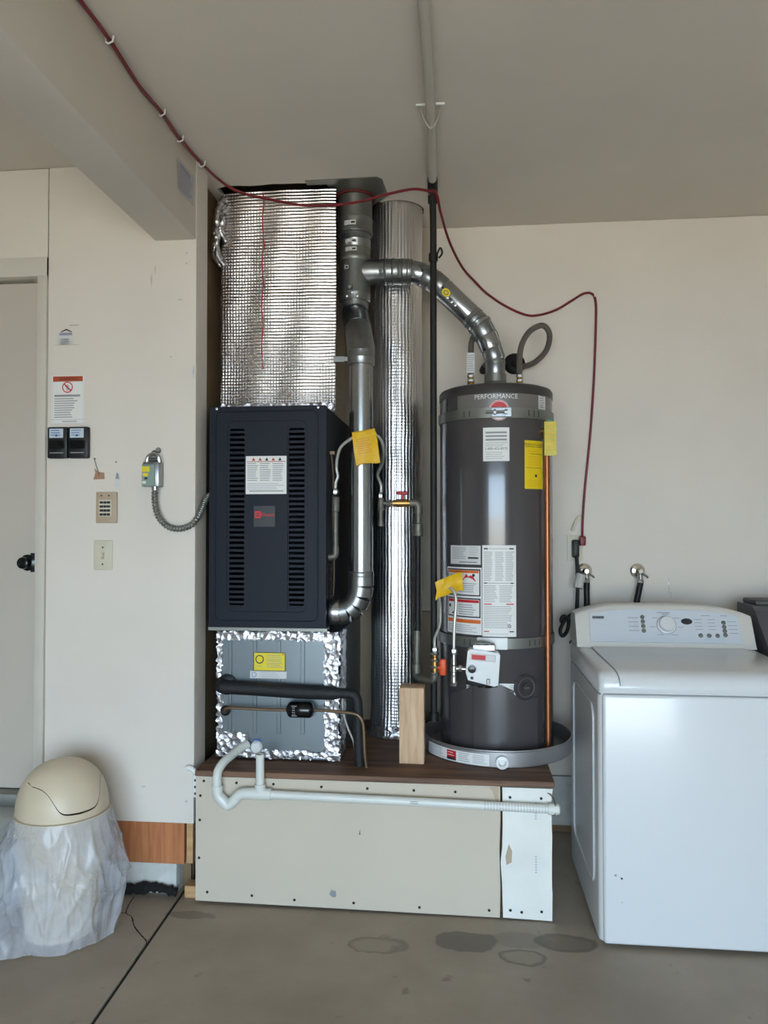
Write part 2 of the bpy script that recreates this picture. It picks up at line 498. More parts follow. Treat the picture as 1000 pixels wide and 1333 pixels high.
# floor: two slabs with an expansion joint between them
JX = -1.055
def jx(y): return -1.072 + (y-2.85)*(-0.036)
fl = MB()
fl.slab([(-4.2, -2.4), (jx(-2.4)-0.006, -2.4), (jx(3.9)-0.006, 3.9), (-4.2, 3.9)], [], fZ, -0.12, 0)
fl.slab([(jx(-2.4)+0.006, -2.4), (3.2, -2.4), (3.2, 3.9), (jx(3.9)+0.006, 3.9)], [], fZ, -0.12, 0)
floor = tag(fl.build('floor', 'concrete', smooth=False, base=(0, 0, 0)), kind=S)
jf = MB().slab([(jx(-2.4)-0.008, -2.4), (jx(-2.4)+0.008, -2.4), (jx(3.9)+0.008, 3.9), (jx(3.9)-0.008, 3.9)], [], fZ, -0.11, -0.006)
jf.build('joint_filler', 'asphalt_filler', floor)
cr = MB()
for path in ([(-1.245, 2.83), (-1.238, 2.77), (-1.222, 2.71), (-1.19, 2.685), (-1.15, 2.62), (-1.10, 2.565), (-1.068, 2.53), (-1.057, 2.48), (-1.058, 2.42)],
             [(-1.222, 2.71), (-1.255, 2.70), (-1.27, 2.66)]):
    pts = bez([(x, y, 0) for x, y in path], 4)
    for a, b in zip(pts, pts[1:]):
        w = 0.0022*(0.7+0.6*random.random()); d = (b-a).normalized(); nrm = Vector((-d.y, d.x, 0))*w
        cr.add([a-nrm+Vector((0, 0, .0006)), a+nrm+Vector((0, 0, .0006)), b+nrm+Vector((0, 0, .0006)), b-nrm+Vector((0, 0, .0006))], [(0, 1, 2, 3)])
cr.build('crack', 'asphalt_filler', floor, smooth=False)
# ceiling with the ragged opening for the ducts
rag = [(-1.02, 3.10)]
x = -0.98
while x < -0.42:
    rag.append((x, 3.085+random.uniform(-.008, .008))); x += 0.05
rag += [(-0.37, 3.09)] + [(-0.294+0.123*cos(rad(a)), 3.412+0.123*sin(rad(a))) for a in range(-121, 122, 11)] + [(-0.37, 3.60), (-1.02, 3.60)]
ce = MB().slab([(-4.2, -2.4), (3.2, -2.4), (3.2, 3.9), (-4.2, 3.9)], [rag], fZ, CZ, CZ+0.016)
ceiling = tag(ce.build('ceiling', 'paint_ceiling', smooth=False, base=(0, 0, CZ)), kind=S)
at = MB()
at.box(-1.2, 0.0, 2.95, 3.75, 3.35, 3.37); at.box(-1.2, 0.0, 2.93, 2.95, CZ+.016, 3.37); at.box(-1.2, 0.0, 3.73, 3.75, CZ+.016, 3.37)
at.box(-1.22, -1.2, 2.93, 3.75, CZ+.016, 3.37); at.box(0, .02, 2.93, 3.75, CZ+.016, 3.37)
at.build('attic_void', 'raw_brown', ceiling, smooth=False)
# beam between the two halves of the ceiling
bmx = MB().box(-1.185, -1.022, -2.4, WY-0.0005, 2.51, CZ-0.0005, 0.006, 2)
tag(bmx.build('beam_left', 'paint', base=(-1.1, 0, 2.51)), kind=S)
# door wall: studs behind, painted drywall panels in front
wl = MB()
wl.box(-1.60, -1.034, WY+0.014, WY+0.11, 0.28, CZ); wl.box(-4.2, -2.56, WY+0.014, WY+0.11, 0.28, CZ); wl.box(-2.56, -1.60, WY+0.014, WY+0.11, 2.47, CZ)
wl.box(-2.56, -1.60, WY+0.30, WY+0.32, 0.0, 2.47); wl.box(-1.75, -1.062, WY+0.09, WY+0.11, 0.0, 0.28)
wall_left = tag(wl.build('wall_left', 'raw_brown', smooth=False, base=(-2, WY, 0)), kind=S)
MB().box(-1.6205, -1.0205, WY, WY+0.013, 0.276, CZ-0.001, 0.0015, 1).build('drywall_panel', 'paint', wall_left)
MB().box(-2.56, -1.6245, WY, WY+0.013, 2.466, CZ-0.003, 0.0015, 1).build('drywall_panel', 'paint', wall_left)
MB().box(-4.2, -2.56, WY, WY+0.013, 0.276, CZ-0.003, 0.0015, 1).build('drywall_panel', 'paint', wall_left)
MB().box(-1.0335, -1.0205, WY+0.0135, WY+0.125, 0.28, CZ-0.001).build('drywall_return', 'paint', wall_left, smooth=False)
MB().box(-1.075, -1.060, WY+0.11, RY, 0.0, CZ).build('alcove_lining', 'raw_brown', wall_left, smooth=False)
# scuffs and chips on the drywall
ch = MB()
for x, z, w, h in ((-1.20, 2.36, .004, .03), (-1.185, 2.40, .003, .022), (-1.12, 2.06, .006, .004), (-1.22, 0.41, .01, .004), (-1.05, .36, .006, .006), (-1.06, 2.46, .006, .005), (-1.06, 2.42, .005, .005), (-1.085, 2.28, .012, .003), (-1.03, 2.0, .004, .03)):
    ch.add([(x-w, WY-.0006, z), (x, WY-.0006, z-h), (x+w, WY-.0006, z), (x+w*.4, WY-.0006, z+h)], [(0, 1, 2, 3)])
ch.build('scuff', 'print_light', wall_left, smooth=False)
# bottom of the door wall: plywood strip on a concrete curb
MB().box(-1.70, -1.060, WY+0.008, WY+0.026, 0.118, 0.274, 0.001, 1).build('plywood_strip', 'plywood', wall_left)
MB().box(-1.055, -1.030, WY+0.02, WY+0.05, 0.118, 0.42).build('stud_edge', 'pine_scrap', wall_left, smooth=False)
cu = MB().box(-4.2, -1.095, WY+0.022, WY+0.16, -0.01, 0.118, 0.006, 2)
tag(cu.build('curb_left', 'concrete_curb', base=(-2, WY+.1, 0)), kind=S)
# door in a painted frame, threshold, step
dr = MB().box(-2.50, -1.668, WY+0.03, WY+0.07, 0.375, 2.374, 0.002, 1)
door = tag(dr.build('door_1', 'paint_door', base=(-2.08, WY+.05, 0.375)), kind=S)
kn = MB()
kn.lathe([(0.032, 0), (0.032, 0.005), (0.025, 0.008), (0.012, 0.011), (0.011, 0.018), (0.021, 0.023), (0.024, 0.032), (0.022, 0.042), (0.010, 0.046)], (-1.712, WY+0.03, 1.262), (0, -1, 0), 24)
kn.build('door_knob', 'black_gloss', door)
MB().box(-1.70, -1.667, WY+0.026, WY+0.0302, 1.225, 1.30).build('latch_plate', 'black', door, smooth=False)
jm = MB()
jm.box(-1.662, -1.6225, WY-0.010, WY+0.12, 0.371, 2.464, 0.003, 2)
jm.box(-2.56, -1.6225, WY-0.0102, WY+0.12, 2.388, 2.4638, 0.003, 2)
jm.box(-2.558, -2.51, WY-0.010, WY+0.12, 0.371, 2.464, 0.003, 2)
jm.box(-2.51, -1.662, WY+0.073, WY+0.10, 0.372, 2.39)
tag(jm.build('trim_1', 'paint_trim', base=(-2.08, WY, 0.34)), kind=S)
th_ = MB().box(-2.558, -1.6225, WY-0.03, WY+0.12, 0.320, 0.372, 0.004, 2)
tag(th_.build('trim_2', 'galv_dull', base=(-2.08, WY, 0.318)), kind=S)
stp = MB().box(-2.62, -1.66, 2.56, WY-0.001, 0.0, 0.322, 0.008, 2)
tag(stp.build('step', 'step_paint'), kind=S)
# rear wall: painted drywall right of the alcove, raw boards behind the equipment, curb below
wr = MB().box(-4.3, 3.3, RY+0.014, RY+0.12, 0.0, CZ)
wall_rear = tag(wr.build('wall_rear', 'raw_brown', smooth=False, base=(1, RY, 0)), kind=S)
MB().box(-0.138, 3.2, RY, RY+0.013, 0.262, CZ-0.001, 0.0015, 1).build('drywall_panel', 'paint', wall_rear)
for xa, xb in ((-1.059, -0.56), (-0.556, -0.142)):
    MB().box(xa, xb, RY, RY+0.013, 0.40, CZ-0.001, 0.0015, 1).build('raw_panel', 'raw_board', wall_rear)
MB().box(-0.204, -0.143, RY-0.022, RY-0.001, 1.012, CZ-0.001, 0.002, 1).build('corner_strip', 'strip_paint', wall_rear)
MB().box(-0.204, -0.143, RY-0.020, RY-0.001, 0.70, 1.008, 0.002, 1).build('corner_strip', 'raw_board', wall_rear)
cu2 = MB().box(0.316, 3.2, RY-0.006, RY+0.013, 0.035, 0.258, 0.004, 1)
tag(cu2.build('curb_rear', 'concrete_curb'), kind=S)
# the rest of the garage: side walls and the open door behind the photographer
tag(MB().box(-4.3, -4.2, -2.4, 3.9, 0, CZ).build('wall_side_left', 'garage_side', smooth=False), kind=S)
tag(MB().box(3.2, 3.3, -2.4, 3.9, 0, CZ).build('wall_side_right', 'garage_side', smooth=False), kind=S)
gf = MB(); gf.box(-4.3, -1.5, -2.5, -2.4, 0, CZ); gf.box(1.7, 3.3, -2.5, -2.4, 0, CZ); gf.box(-1.5, 1.7, -2.5, -2.4, 2.1, CZ)
tag(gf.build('wall_front', 'garage_side', smooth=False), kind=S)
tag(MB().box(-14, 14, -22, -2.4, -0.14, -0.02).build('driveway', 'driveway', smooth=False), kind=S)

# ================================================================== PLATFORM
pl = thing('equipment_platform', (-0.34, 3.2, 0), 'low drywall-faced platform with a bare plywood top carrying the furnace and tank', 'platform')
MB().box(-0.985, 0.305, 2.86, RY-0.001, 0.0, 0.474).build('framing', 'raw_brown', pl, smooth=False)
MB().box(-0.998, 0.322, 2.797, RY-0.002, 0.474, PZ, 0.002, 1).build('top_board', 'platform_ply', pl)
fp = MB().slab([(-0.995, 0.012), (0.128, 0.006), (0.130, 0.12), (0.127, 0.25), (0.131, 0.36), (0.130, 0.472), (-0.996, 0.472)], [], fY, 2.803, 2.8155)
fpo = fp.build('front_panel', 'drywall_grey', pl, smooth=False)
ep = MB().slab([(0.139, 0.008), (0.312, 0.004), (0.313, 0.10), (0.310, 0.16), (0.313, 0.30), (0.309, 0.40), (0.315, 0.470), (0.138, 0.470), (0.139, 0.34), (0.137, 0.26), (0.131, 0.20), (0.136, 0.13)], [], fY, 2.801, 2.8155)
epo = ep.build('end_panel', 'drywall_white', pl, smooth=False)
MB().box(.306, .3135, 2.817, RY-.003, .005, .4735).build('side_panel', 'drywall_white', pl, smooth=False)
sc_me = MB().lathe([(0.0055, 0), (0.0050, 0.0012), (0.002, 0.0016)], (0, 0, 0), (0, -1, 0), 8).mesh('screw', 'screw_dark')
for x, z in ((-.965, .455), (-.84, .452), (-.70, .452), (-.52, .448), (-.35, .448), (-.18, .447), (-.03, .447), (-.978, .40), (-.98, .31), (-.982, .17), (-.95, .045), (-.78, .04), (-.62, .032), (-.40, .032), (-.16, .028), (.09, .03)):
    inst('screw', sc_me, (x, 2.8032, z), fpo)
for x, z in ((.165, .435), (.275, .435), (.165, .035), (.205, .03), (.275, .035), (.16, .40)): inst('screw', sc_me, (x, 2.8012, z), epo)
Print(1, 1).poly([(0, 0), (.012, -.012), (.026, -.008), (.024, .012), (.008, .016)], 'print_grey').build('scuff', onY(-.49, 2.803, .06), fpo)
Print(1, 1).poly([(.11, .22), (.115, .22), (.113, .24)], 'print_dark').build('nick', onY(-.49, 2.803, .06), fpo)
Print(1, 1).poly([(0, 0), (.035, .004), (.034, -.05), (.022, -.045), (.012, -.012)], 'tan_plastic').build('peeled_paper', onY(.09, 2.803, .468), fpo)
Print(1, 1).poly([(0, 0), (.018, .01), (.02, .05), (.008, .075), (-.004, .03)], 'tan_plastic').build('stain', onY(.152, 2.801, .195), epo)
for z_ in (.36, .17): Print(1, 1).lines(0, .008, .06, 7, .009, 'print_light', .5, 1, .1).build('ink_stamp', onY(.252, 2.801, z_), epo)
# metal bracket at the platform's left corner, scrap and black stuffing under the wall
hb = thing('corner_bracket', (-1.01, 2.845, .38), 'small white perforated corner bracket screwed beside the platform top', 'bracket')
MB().box(-1.020, -0.9975, 2.836, 2.8495, .38, .465, .002, 1).build('plate', 'white_plastic', hb)
for z in (.395, .42, .445): inst('screw', sc_me, (-1.009, 2.8358, z), hb)
bp = MB().tube(bez([(-1.045, 2.835, .487), (-1.03, 2.832, .492), (-1.012, 2.83, .482), (-1.0, 2.828, .476)], 4), [.010]*13, 8)
bp.build('torn_paper', 'white_plastic', hb)
o = MB().box(-1.052, -0.999, 2.84, 2.90, 0.0, 0.045, .003, 1).build('wood_scrap', 'pine_scrap'); tag(o, 'short pine offcut on the floor between curb and platform', 'wood scrap')
bs = MB()
pts = bez([(-1.30, 2.85, .018), (-1.24, 2.845, .024), (-1.18, 2.85, .03), (-1.13, 2.848, .026), (-1.085, 2.852, .014)], 5)
bs.tube(pts, [.012+.012*random.random() for _ in pts], 10)
tag(bs.build('weather_strip', 'fur_black', angle=80), 'ragged black sealing strip along the foot of the concrete curb', 'weather strip')

# ================================================================== FURNACE, COIL, PLENUM
FX0, FX1, FZ0, FZ1, FYF = -0.986, -0.524, 1.010, 1.873, 2.90
fu = thing('furnace', (-.755, 3.2, FZ0), 'dark navy gas furnace cabinet with louvred front door above the coil box', 'furnace')
cb_ = MB()           # hollow sheet-metal cabinet: the louvres look into its unlit inside
xa, xb, za, zb = FX0+.004, FX1-.004, FZ0, FZ1-.002
cb_.box(xa, xa+.004, FYF+.03, 3.58, za, zb); cb_.box(xb-.004, xb, FYF+.03, 3.58, za, zb)
cb_.box(xa+.004, xb-.004, FYF+.03, 3.58, zb-.004, zb); cb_.box(xa+.004, xb-.004, FYF+.03, 3.58, za, za+.004); cb_.box(xa+.004, xb-.004, 3.576, 3.58, za+.004, zb-.004)
cb_.build('cabinet', 'furnace_navy', fu, smooth=False)
bays = [rrect(-.903, 1.10, -.842, 1.785, .008, 3), rrect(-.668, 1.10, -.607, 1.785, .008, 3)]
d = MB()
d.slab(rrect(FX0, FZ0+.004, FX1, FZ1, .006, 3), bays, fY, FYF+.012, FYF+.03)
d.slab(rrect(FX0+.024, FZ0+.028, FX1-.030, FZ1-.018, .024, 6), bays, fY, FYF+.006, FYF+.012)
door_f = d.build('front_door', 'furnace_navy', fu, smooth=False)
arch = [(-.842+.170*k/12, 1.80+.012*sin(PI*k/12)) for k in range(12, -1, -1)]
cpan = MB().slab([(-.842, 1.088), (-.80, 1.083), (-.755, 1.081), (-.71, 1.083), (-.672, 1.088)] + arch, [], fY, FYF, FYF+.008)
cpan.build('centre_panel', 'furnace_navy', door_f, smooth=False)
sm = MB(); sm.tube([(x, FYF+.0055, z) for x, z in rrect(FX0+.027, FZ0+.031, FX1-.033, FZ1-.021, .022, 6)], .0022, 6, closed=True)
sm.tube([(x, FYF+.006, z) for x, z in rrect(-.913, 1.075, -.597, 1.815, .03, 6)], .0016, 6, closed=True)
sm.build('pressed_seam', 'furnace_navy', door_f)
sl = MB(); sl.box(-.0305, .0305, 0, .006, -.0054, .0054, .0012, 1)
sl_me = sl.mesh('slat', 'furnace_navy', smooth=False)
for cx in (-.8725, -.6375):
    for k in range(34): inst('slat', sl_me, (cx, FYF+.0065, 1.112+k*.0200), door_f)
lf = MB().box(FX0, FX1+.006, FYF+.006, FYF+.05, FZ0-.008, FZ0+.004); lf.build('base_flange', 'galv_dull', fu, smooth=False)
ss_me = MB().lathe([(0.006, 0), (0.005, 0.003), (0.002, 0.004)], (0, 0, 0), (0, -1, 0), 10).mesh('screw', 'screw_steel')
for x in (-.958, -.556): inst('screw', ss_me, (x, FYF+.012, FZ1-.008), door_f)
P = Print(.161, .147, 'paper_white')
P.rect(.004, .124, .157, .1265, 'print_rust')
for k in range(5): P.poly([(.024+k*.026, .129), (.038+k*.026, .129), (.031+k*.026, .142)], ['print_rust', 'print_rust', 'print_dark', 'print_rust', 'print_dark'][k])
for cx in (.006, .056, .106): P.lines(cx, cx+.044, .119, 9, .008, 'print_grey', .35)
P.lines(.006, .154, .042, 4, .007, 'print_light', .4); P.rect(.014, .010, .15, .014, 'print_grey')
P.build('sticker', onY(-.837, FYF, 1.530), door_f, label='white printed safety sticker with a row of warning icons')
P = Print(.084, .080, 'badge').rect(.004, .033, .028, .060, 'print_red').ring(.016, .046, .004, .007, 'badge', 2).text('Rheem', .055, .046, .020, 'print_red', 1)
P.build('badge', onY(-.805, FYF, 1.404), door_f, label='dark square badge with red lettering')

co = thing('coil_box', (-.72, 3.25, PZ), 'galvanized evaporator coil box sealed with foil tape under the furnace', 'coil box')
CY = 2.945
CX0, CX1, CZ1 = -.962, -.476, 1.001
MB().box(CX0+.004, CX1-.004, CY+.006, 3.58, PZ+.004, CZ1-.006, .003, 1).build('casing', 'coil_steel', co)
fr = MB().slab([(CX0+.01, PZ+.02), (CX1-.055, PZ+.02), (CX1-.055, CZ1-.03), (CX0+.01, CZ1-.03)], [], fY, CY+.001, CY+.007)
for x in (-.91, -.81, -.715, -.62):
    fr.box(x-.008, x+.008, CY-.002, CY+.002, .60, .96, .0015, 1)
fr.build('access_panel', 'coil_steel', co)
def crumple(x0, x1, z0, z1, y, amp, nx, nz, wob=.006):
    V = []; F = []
    for j in range(nz+1):
        for i in range(nx+1):
            ex = random.uniform(-wob, wob) if i in (0, nx) else 0; ez = random.uniform(-wob, wob) if j in (0, nz) else 0
            V.append((x0+(x1-x0)*i/nx+ex, y-random.random()*amp, z0+(z1-z0)*j/nz+ez))
    for j in range(nz):
        for i in range(nx):
            a = j*(nx+1)+i; F.append((a, a+1, a+nx+2, a+nx+1))
    return V, F
for a in ((CX1-.060, CX1, PZ+.010, CZ1-.007, 10, 60), (CX0, CX0+.022, PZ+.010, CZ1-.01, 4, 60), (CX0, CX1, PZ+.010, PZ+.040, 60, 6), (CX0, CX1, CZ1-.040, CZ1-.007, 60, 6), (CX0+.006, CX0+.13, PZ+.03, PZ+.105, 18, 12)):
    t = MB(); t.add(*crumple(a[0], a[1], a[2], a[3], CY-.0005, .0035, a[4], a[5])); t.build('foil_tape', 'foil_tape', co, angle=180)
t = MB()
for i in range(2):
    V, F = crumple(2.95, 3.10, PZ+.010, CZ1-.007, 0, .008, 14, 50); t.add([(CX1-.003+(-y), x, z) for x, y, z in V], F)
    break
t.build('foil_tape', 'foil_tape', co, angle=180)
P = Print(.126, .072, 'print_yellow').frame(0, 0, .126, .072, .002, 'print_dark').ring(.024, .045, .013, .017, 'print_dark').lines(.052, .118, .062, 7, .0075, 'print_grey', .3).lines(.012, .04, .02, 1, .006, 'print_grey').poly([(.112, .062), (.122, .062), (.117, .070)], 'print_orange', 2)
P.build('sticker', onY(-.815, CY-.0025, .842), co, label='yellow rectangular sticker with round seal')
Print(.146, .028, 'paper_grey').ring(.016, .014, .008, .010, 'print_blue').lines(.04, .12, .024, 3, .008, 'print_light', .4).build('sticker', onY(-.829, CY-.0025, .813), co, label='narrow white sticker')
Print(.03, .025, 'print_blue').lines(.004, .026, .02, 3, .006, 'print_white', .5).build('sticker', onY(-.815, CY-.0055, .552), co, label='small blue square sticker')

pn = thing('supply_plenum', (-.767, 3.35, 1.874), 'square supply duct wrapped in silver bubble foil rising from the furnace', 'duct')
def wrapped_box(x0, x1, y0, y1, z0, z1, nx=40, nz=72):
    mb = MB()
    def grid(fn, nu, nv):
        V = [fn(i/nu, j/nv) for j in range(nv+1) for i in range(nu+1)]
        mb.add(V, [(j*(nu+1)+i, j*(nu+1)+i+1, (j+1)*(nu+1)+i+1, (j+1)*(nu+1)+i) for j in range(nv) for i in range(nu)])
    def off(u, v): return .003*sin(9*v+3*u)+.002*sin(17*u-5*v)+.002*sin(31*v+2)-.006*(4*u*(1-u))
    grid(lambda u, v: (x0+(x1-x0)*u, y0+off(u, v), z0+(z1-z0)*v), nx, nz)
    grid(lambda u, v: (x1-.026*min(1, u*5.5)+(.003*sin(11*v+6*u)-.003)*min(1, u*4), y0+(y1-y0)*u+off(1, v)*(1-u), z0+(z1-z0)*v), 22, nz)
    grid(lambda u, v: (x0-.004*sin(13*v+6*u)+.004, y0+(y1-y0)*u+off(0, v)*(1-u), z0+(z1-z0)*v), 16, nz)
    return mb
wrapped_box(-1.008, -.522, 3.12, 3.59, 1.876, 2.806).build('foil_wrap', 'foil_rows', pn, angle=180)
MB().box(-.99, -.560, 3.145, 3.58, 1.876, 2.80).build('duct_core', 'galv_dull', pn, smooth=False)
fb = MB(); fb.add(*crumple(-1.004, -.526, 1.880, 1.915, 3.108, .006, 50, 6, .004)); fb.build('foil_tape', 'foil_tape', pn, angle=180)
# loose foil bulging at the upper left edge
lp = MB()
for k, (xo, z0_, z1_, ro) in enumerate(((-1.018, 2.50, 2.78, .016), (-1.032, 2.50, 2.70, .012), (-1.008, 2.60, 2.76, .013))):
    pts = bez([(xo+.02, 3.118, z1_), (xo+.002, 3.10, z1_-.05), (xo-.004+.008*k, 3.095, (z0_+z1_)/2), (xo, 3.10, z0_+.04), (xo+.022, 3.118, z0_)], 6)
    lp.tube(pts, [ro*(0.7+.5*random.random()) for _ in pts], 8)
lp.build('loose_foil', 'foil_tape', pn, angle=180)
ml = MB(); zz = [2.80-.74*k/30 for k in range(31)]
V = []
for k, z in enumerate(zz):
    xx = -.829+.003*sin(k*.9); wd = .0016+.0012*(k % 3 == 0)
    vv_ = (z-1.876)/.93; uu_ = (xx+1.008)/.486; yy_ = 3.12+.003*sin(9*vv_+3*uu_)+.002*sin(17*uu_-5*vv_)+.002*sin(31*vv_+2)-.006*(4*uu_*(1-uu_))-.002
    V += [(xx-wd, yy_, z), (xx+wd, yy_, z)]
ml.add(V, [(2*k, 2*k+1, 2*k+3, 2*k+2) for k in range(30)])
ml.build('red_line', 'print_red', pn, smooth=False)  # thin wavering red line down the front of the foil wrap

# ================================================================== ROUND FLEX DUCT
fd = thing('round_duct', (-.294, 3.412, PZ), 'tall round duct wrapped in silver bubble foil between vent pipe and water heater', 'duct')
mb = MB(); n = 72; V = []; R0 = .1145
zs = [PZ+.004+(2.90-PZ)*k/90 for k in range(91)]
for k, z in enumerate(zs):
    for i in range(n):
        a = 2*PI*i/n
        r = R0*(1+.012*sin(5*z+2*a)+.008*sin(23*z+a*3)+.006*sin(9*a+4*z))
        if k < 4: r += .006*(4-k)/4*(1+sin(9*a))
        V.append((-.294+r*cos(a), 3.412+r*sin(a), z))
mb.add(V, [(k*n+i, k*n+(i+1) % n, (k+1)*n+(i+1) % n, (k+1)*n+i) for k in range(90) for i in range(n)])
mb.build('foil_wrap', 'foil_columns', fd, angle=180)
sk = MB(); V = []
for k in range(5):
    for i in range(n):
        a = 2*PI*i/n; r = .1165+random.uniform(0, .006)+.012*(k == 0); V.append((-.294+r*cos(a), 3.412+r*sin(a), PZ+.002+.012*k))
sk.add(V, [(k*n+i, k*n+(i+1) % n, (k+1)*n+(i+1) % n, (k+1)*n+i) for k in range(4) for i in range(n)])
sk.build('foil_tape', 'foil_tape', fd, angle=180)

# ================================================================== VENT PIPES
VX, VY = -.458, 3.24
vp = thing('furnace_vent', (-.40, 3.0, 1.0), 'galvanized furnace flue rising through the ceiling with a side tee', 'vent pipe')
# ceiling plate
pm = MB().slab([(-.64, 3.06), (-.345, 3.055), (-.325, 3.08), (-.315, 3.235), (-.40, 3.335), (-.556, 3.335), (-.556, 3.10), (-.64, 3.10)], [[(VX+.088*cos(2*PI*k/28), VY+.088*sin(2*PI*k/28)) for k in range(28)]], fZ, CZ-.004, CZ-.001)
pm.build('ceiling_plate', 'galv_dull', vp, smooth=False)
MB().lathe([(.077, 0), (.087, 0), (.087, .016), (.077, .016)], (VX, VY, CZ-.012), n=32, cap=False).build('firestop_ring', 'rim_red', vp)
def bead(prof_pairs): return prof_pairs
up = MB().lathe([(.072, 0), (.072, .10), (.072, .30)], (VX, VY, 2.716), n=40); up.build('upper_pipe', 'galv_dull', vp)
MB().lathe([(.066, -.004), (.0755, 0), (.0765, .006), (.0755, .012), (.0755, .052), (.0765, .058), (.0755, .064), (.066, .068)], (VX, VY, 2.652), n=40).build('collar', 'galv', vp)
MB().lathe([(.064, 0), (.066, .004), (.066, .030), (.068, .034), (.066, .038), (.066, .068)], (VX, VY, 2.588), n=40).build('reducer', 'galv', vp)
MB().lathe([(.0655, 0), (.0675, .004), (.0675, .018), (.0655, .022), (.0655, .058)], (VX, VY, 2.535), n=40).build('collar', 'galv_dull', vp)
tee = MB(); tee.lathe([(.062, 0), (.0655, .004), (.0655, .030), (.0665, .034), (.0655, .038), (.0655, .18)], (VX, VY, 2.362), n=40)
tee.tube([(VX, VY, 2.492), (VX+.07, VY-.002, 2.492), (VX+.115, VY-.004, 2.490)], [.052, .056, .052], 32)
tee_o = tee.build('tee', 'galv', vp)
Print(.022, .022, 'print_dark').frame(.003, .003, .019, .019, .003, 'print_light').build('sticker', onY(VX-.038, VY-.066, 2.485), tee_o)
Print(.05, .020, 'paper_grey').lines(.004, .026, .016, 3, .005, 'print_grey').rect(.030, .006, .046, .014, 'print_dark').build('sticker', onCyl(VX, VY, .0758, -28, 2.672), vp)
Print(.05, .016, 'paper_grey').lines(.004, .026, .013, 3, .004, 'print_grey').rect(.030, .004, .046, .011, 'print_dark').build('sticker', onCyl(VX, VY, .0665, -30, 2.60), vp)
Print(.05, .016, 'paper_grey').lines(.004, .026, .013, 3, .004, 'print_grey').rect(.030, .004, .046, .011, 'print_dark').build('sticker', onCyl(VX, VY, .0660, -30, 2.566), vp)
Print(.022, .020, 'print_dark').lines(.003, .019, .017, 2, .007, 'print_light', .5).build('sticker', onCyl(VX, VY, .0660, -20, 2.40), vp)
# offset elbow down to the lower run
LX, LY_ = -.400, 3.0
el = MB()
el.tube([(VX, VY, 2.366), (VX, VY, 2.33), (VX+.002, VY-.008, 2.312), (VX+.004, VY-.014, 2.304)], .0565, 32)
el.build('elbow', 'galv', vp)
el = MB(); el.tube([(VX, VY-.002, 2.316), (VX+.006, VY-.030, 2.290), (VX+.022, VY-.085, 2.236), (VX+.028, VY-.105, 2.218)], [.0575, .0575, .0565, .0565], 32); el.build('elbow', 'galv_bright', vp)
el = MB(); el.tube([(VX+.026, VY-.100, 2.222), (LX-.018, 3.075, 2.166), (LX-.004, 3.018, 2.112), (LX, LY_, 2.078)], [.0560, .0560, .0555, .0545], 32); el.build('elbow', 'galv', vp)
MB().lathe([(.050, 0), (.0535, .003), (.0535, .026), (.055, .030), (.0535, .034), (.0535, .058), (.050, .062)], (LX, LY_, 2.040), n=36).build('collar', 'galv', vp)
low = MB().lathe([(.0462, 0), (.0462, .83)], (LX, LY_, 1.215), n=40); low.build('straight_pipe', 'galv_bright', vp)
MB().lathe([(.0485, 0), (.0505, .004), (.0505, .020), (.0485, .024)], (LX, LY_, 1.205), n=36).build('collar', 'galv', vp)
seg = [(-.523, LY_, 1.068), (-.482, LY_, 1.068), (-.450, LY_, 1.076), (-.424, LY_, 1.098), (-.407, LY_, 1.132), (LX, LY_, 1.172), (LX, LY_, 1.21)]
for a in range(1, 6):
    p0, p1 = Vector(seg[a]), Vector(seg[a+1])
    e = MB(); e.tube([p0, p0+(p1-p0)*.06, p0+(p1-p0)*.94, p1], [.0475, .0500, .0500, .0475], 32); e.build('elbow_gore', 'galv', vp)
MB().tube([(-.522, LY_, 1.068), (-.516, LY_, 1.068), (-.486, LY_, 1.068), (-.478, LY_, 1.068)], [.0505, .0520, .0520, .0485], 32).build('collar', 'galv_bright', vp)
for x, z in ((-.463, 2.39), (-.485, 2.375), (-.44, 2.375)):
    inst('screw', ss_me, (x, VY-.066+.004*(abs(x+.463) > .01), z), vp)
hc = thing('pipe_strap', (-.46, 3.06, 2.07), 'short perforated metal strap holding the flue to the foil wrapped duct', 'strap')
MB().box(-.520, -.430, 3.060, 3.0625, 2.074, 2.091).build('band', 'galv_bright', hc, smooth=False)
MB().box(-.522, -.476, 3.058, 3.060, 2.071, 2.093).build('clip', 'galv', hc, smooth=False)
MB().box(-.522, -.519, 3.060, 3.124, 2.074, 2.091).build('tail', 'galv', hc, smooth=False)

vc = thing('water_heater_vent', (.136, 3.24, 2.0), 'bent galvanized vent connector from the water heater to the flue tee', 'vent pipe')
pa = [(-.350, 3.236, 2.491), (-.27, 3.236, 2.489), (-.215, 3.237, 2.486), (-.165, 3.238, 2.472), (-.125, 3.238, 2.448), (-.085, 3.239, 2.412), (.035, 3.240, 2.292), (.070, 3.24, 2.254), (.098, 3.24, 2.205), (.120, 3.24, 2.150), (.136, 3.24, 2.105), (.136, 3.24, 2.045)]
rads = [.054, .054, .050, .049, .049, .048, .049, .050, .047, .044, .041, .040]
names = ['collar', 'collar', 'elbow_gore', 'elbow_gore', 'elbow_gore', 'straight_pipe', 'collar', 'elbow_gore', 'elbow_gore', 'elbow_gore', 'outlet_pipe']
for k in range(len(pa)-1):
    a, b = Vector(pa[k]), Vector(pa[k+1]); d = b-a
    e = MB(); e.tube([a-d.normalized()*.004, a+d*.05, b-d*.05, b+d.normalized()*.004], [rads[k]*.93, rads[k], rads[k]*.985, rads[k]*.92], 32)
    if names[k] in ('collar',):
        for f in (.3, .7): e.tube([a+d*(f-.05), a+d*f, a+d*(f+.05)], [rads[k], rads[k]*1.06, rads[k]], 32)
    e.build(names[k], 'galv_bright' if k % 3 == 2 else 'galv', vc)
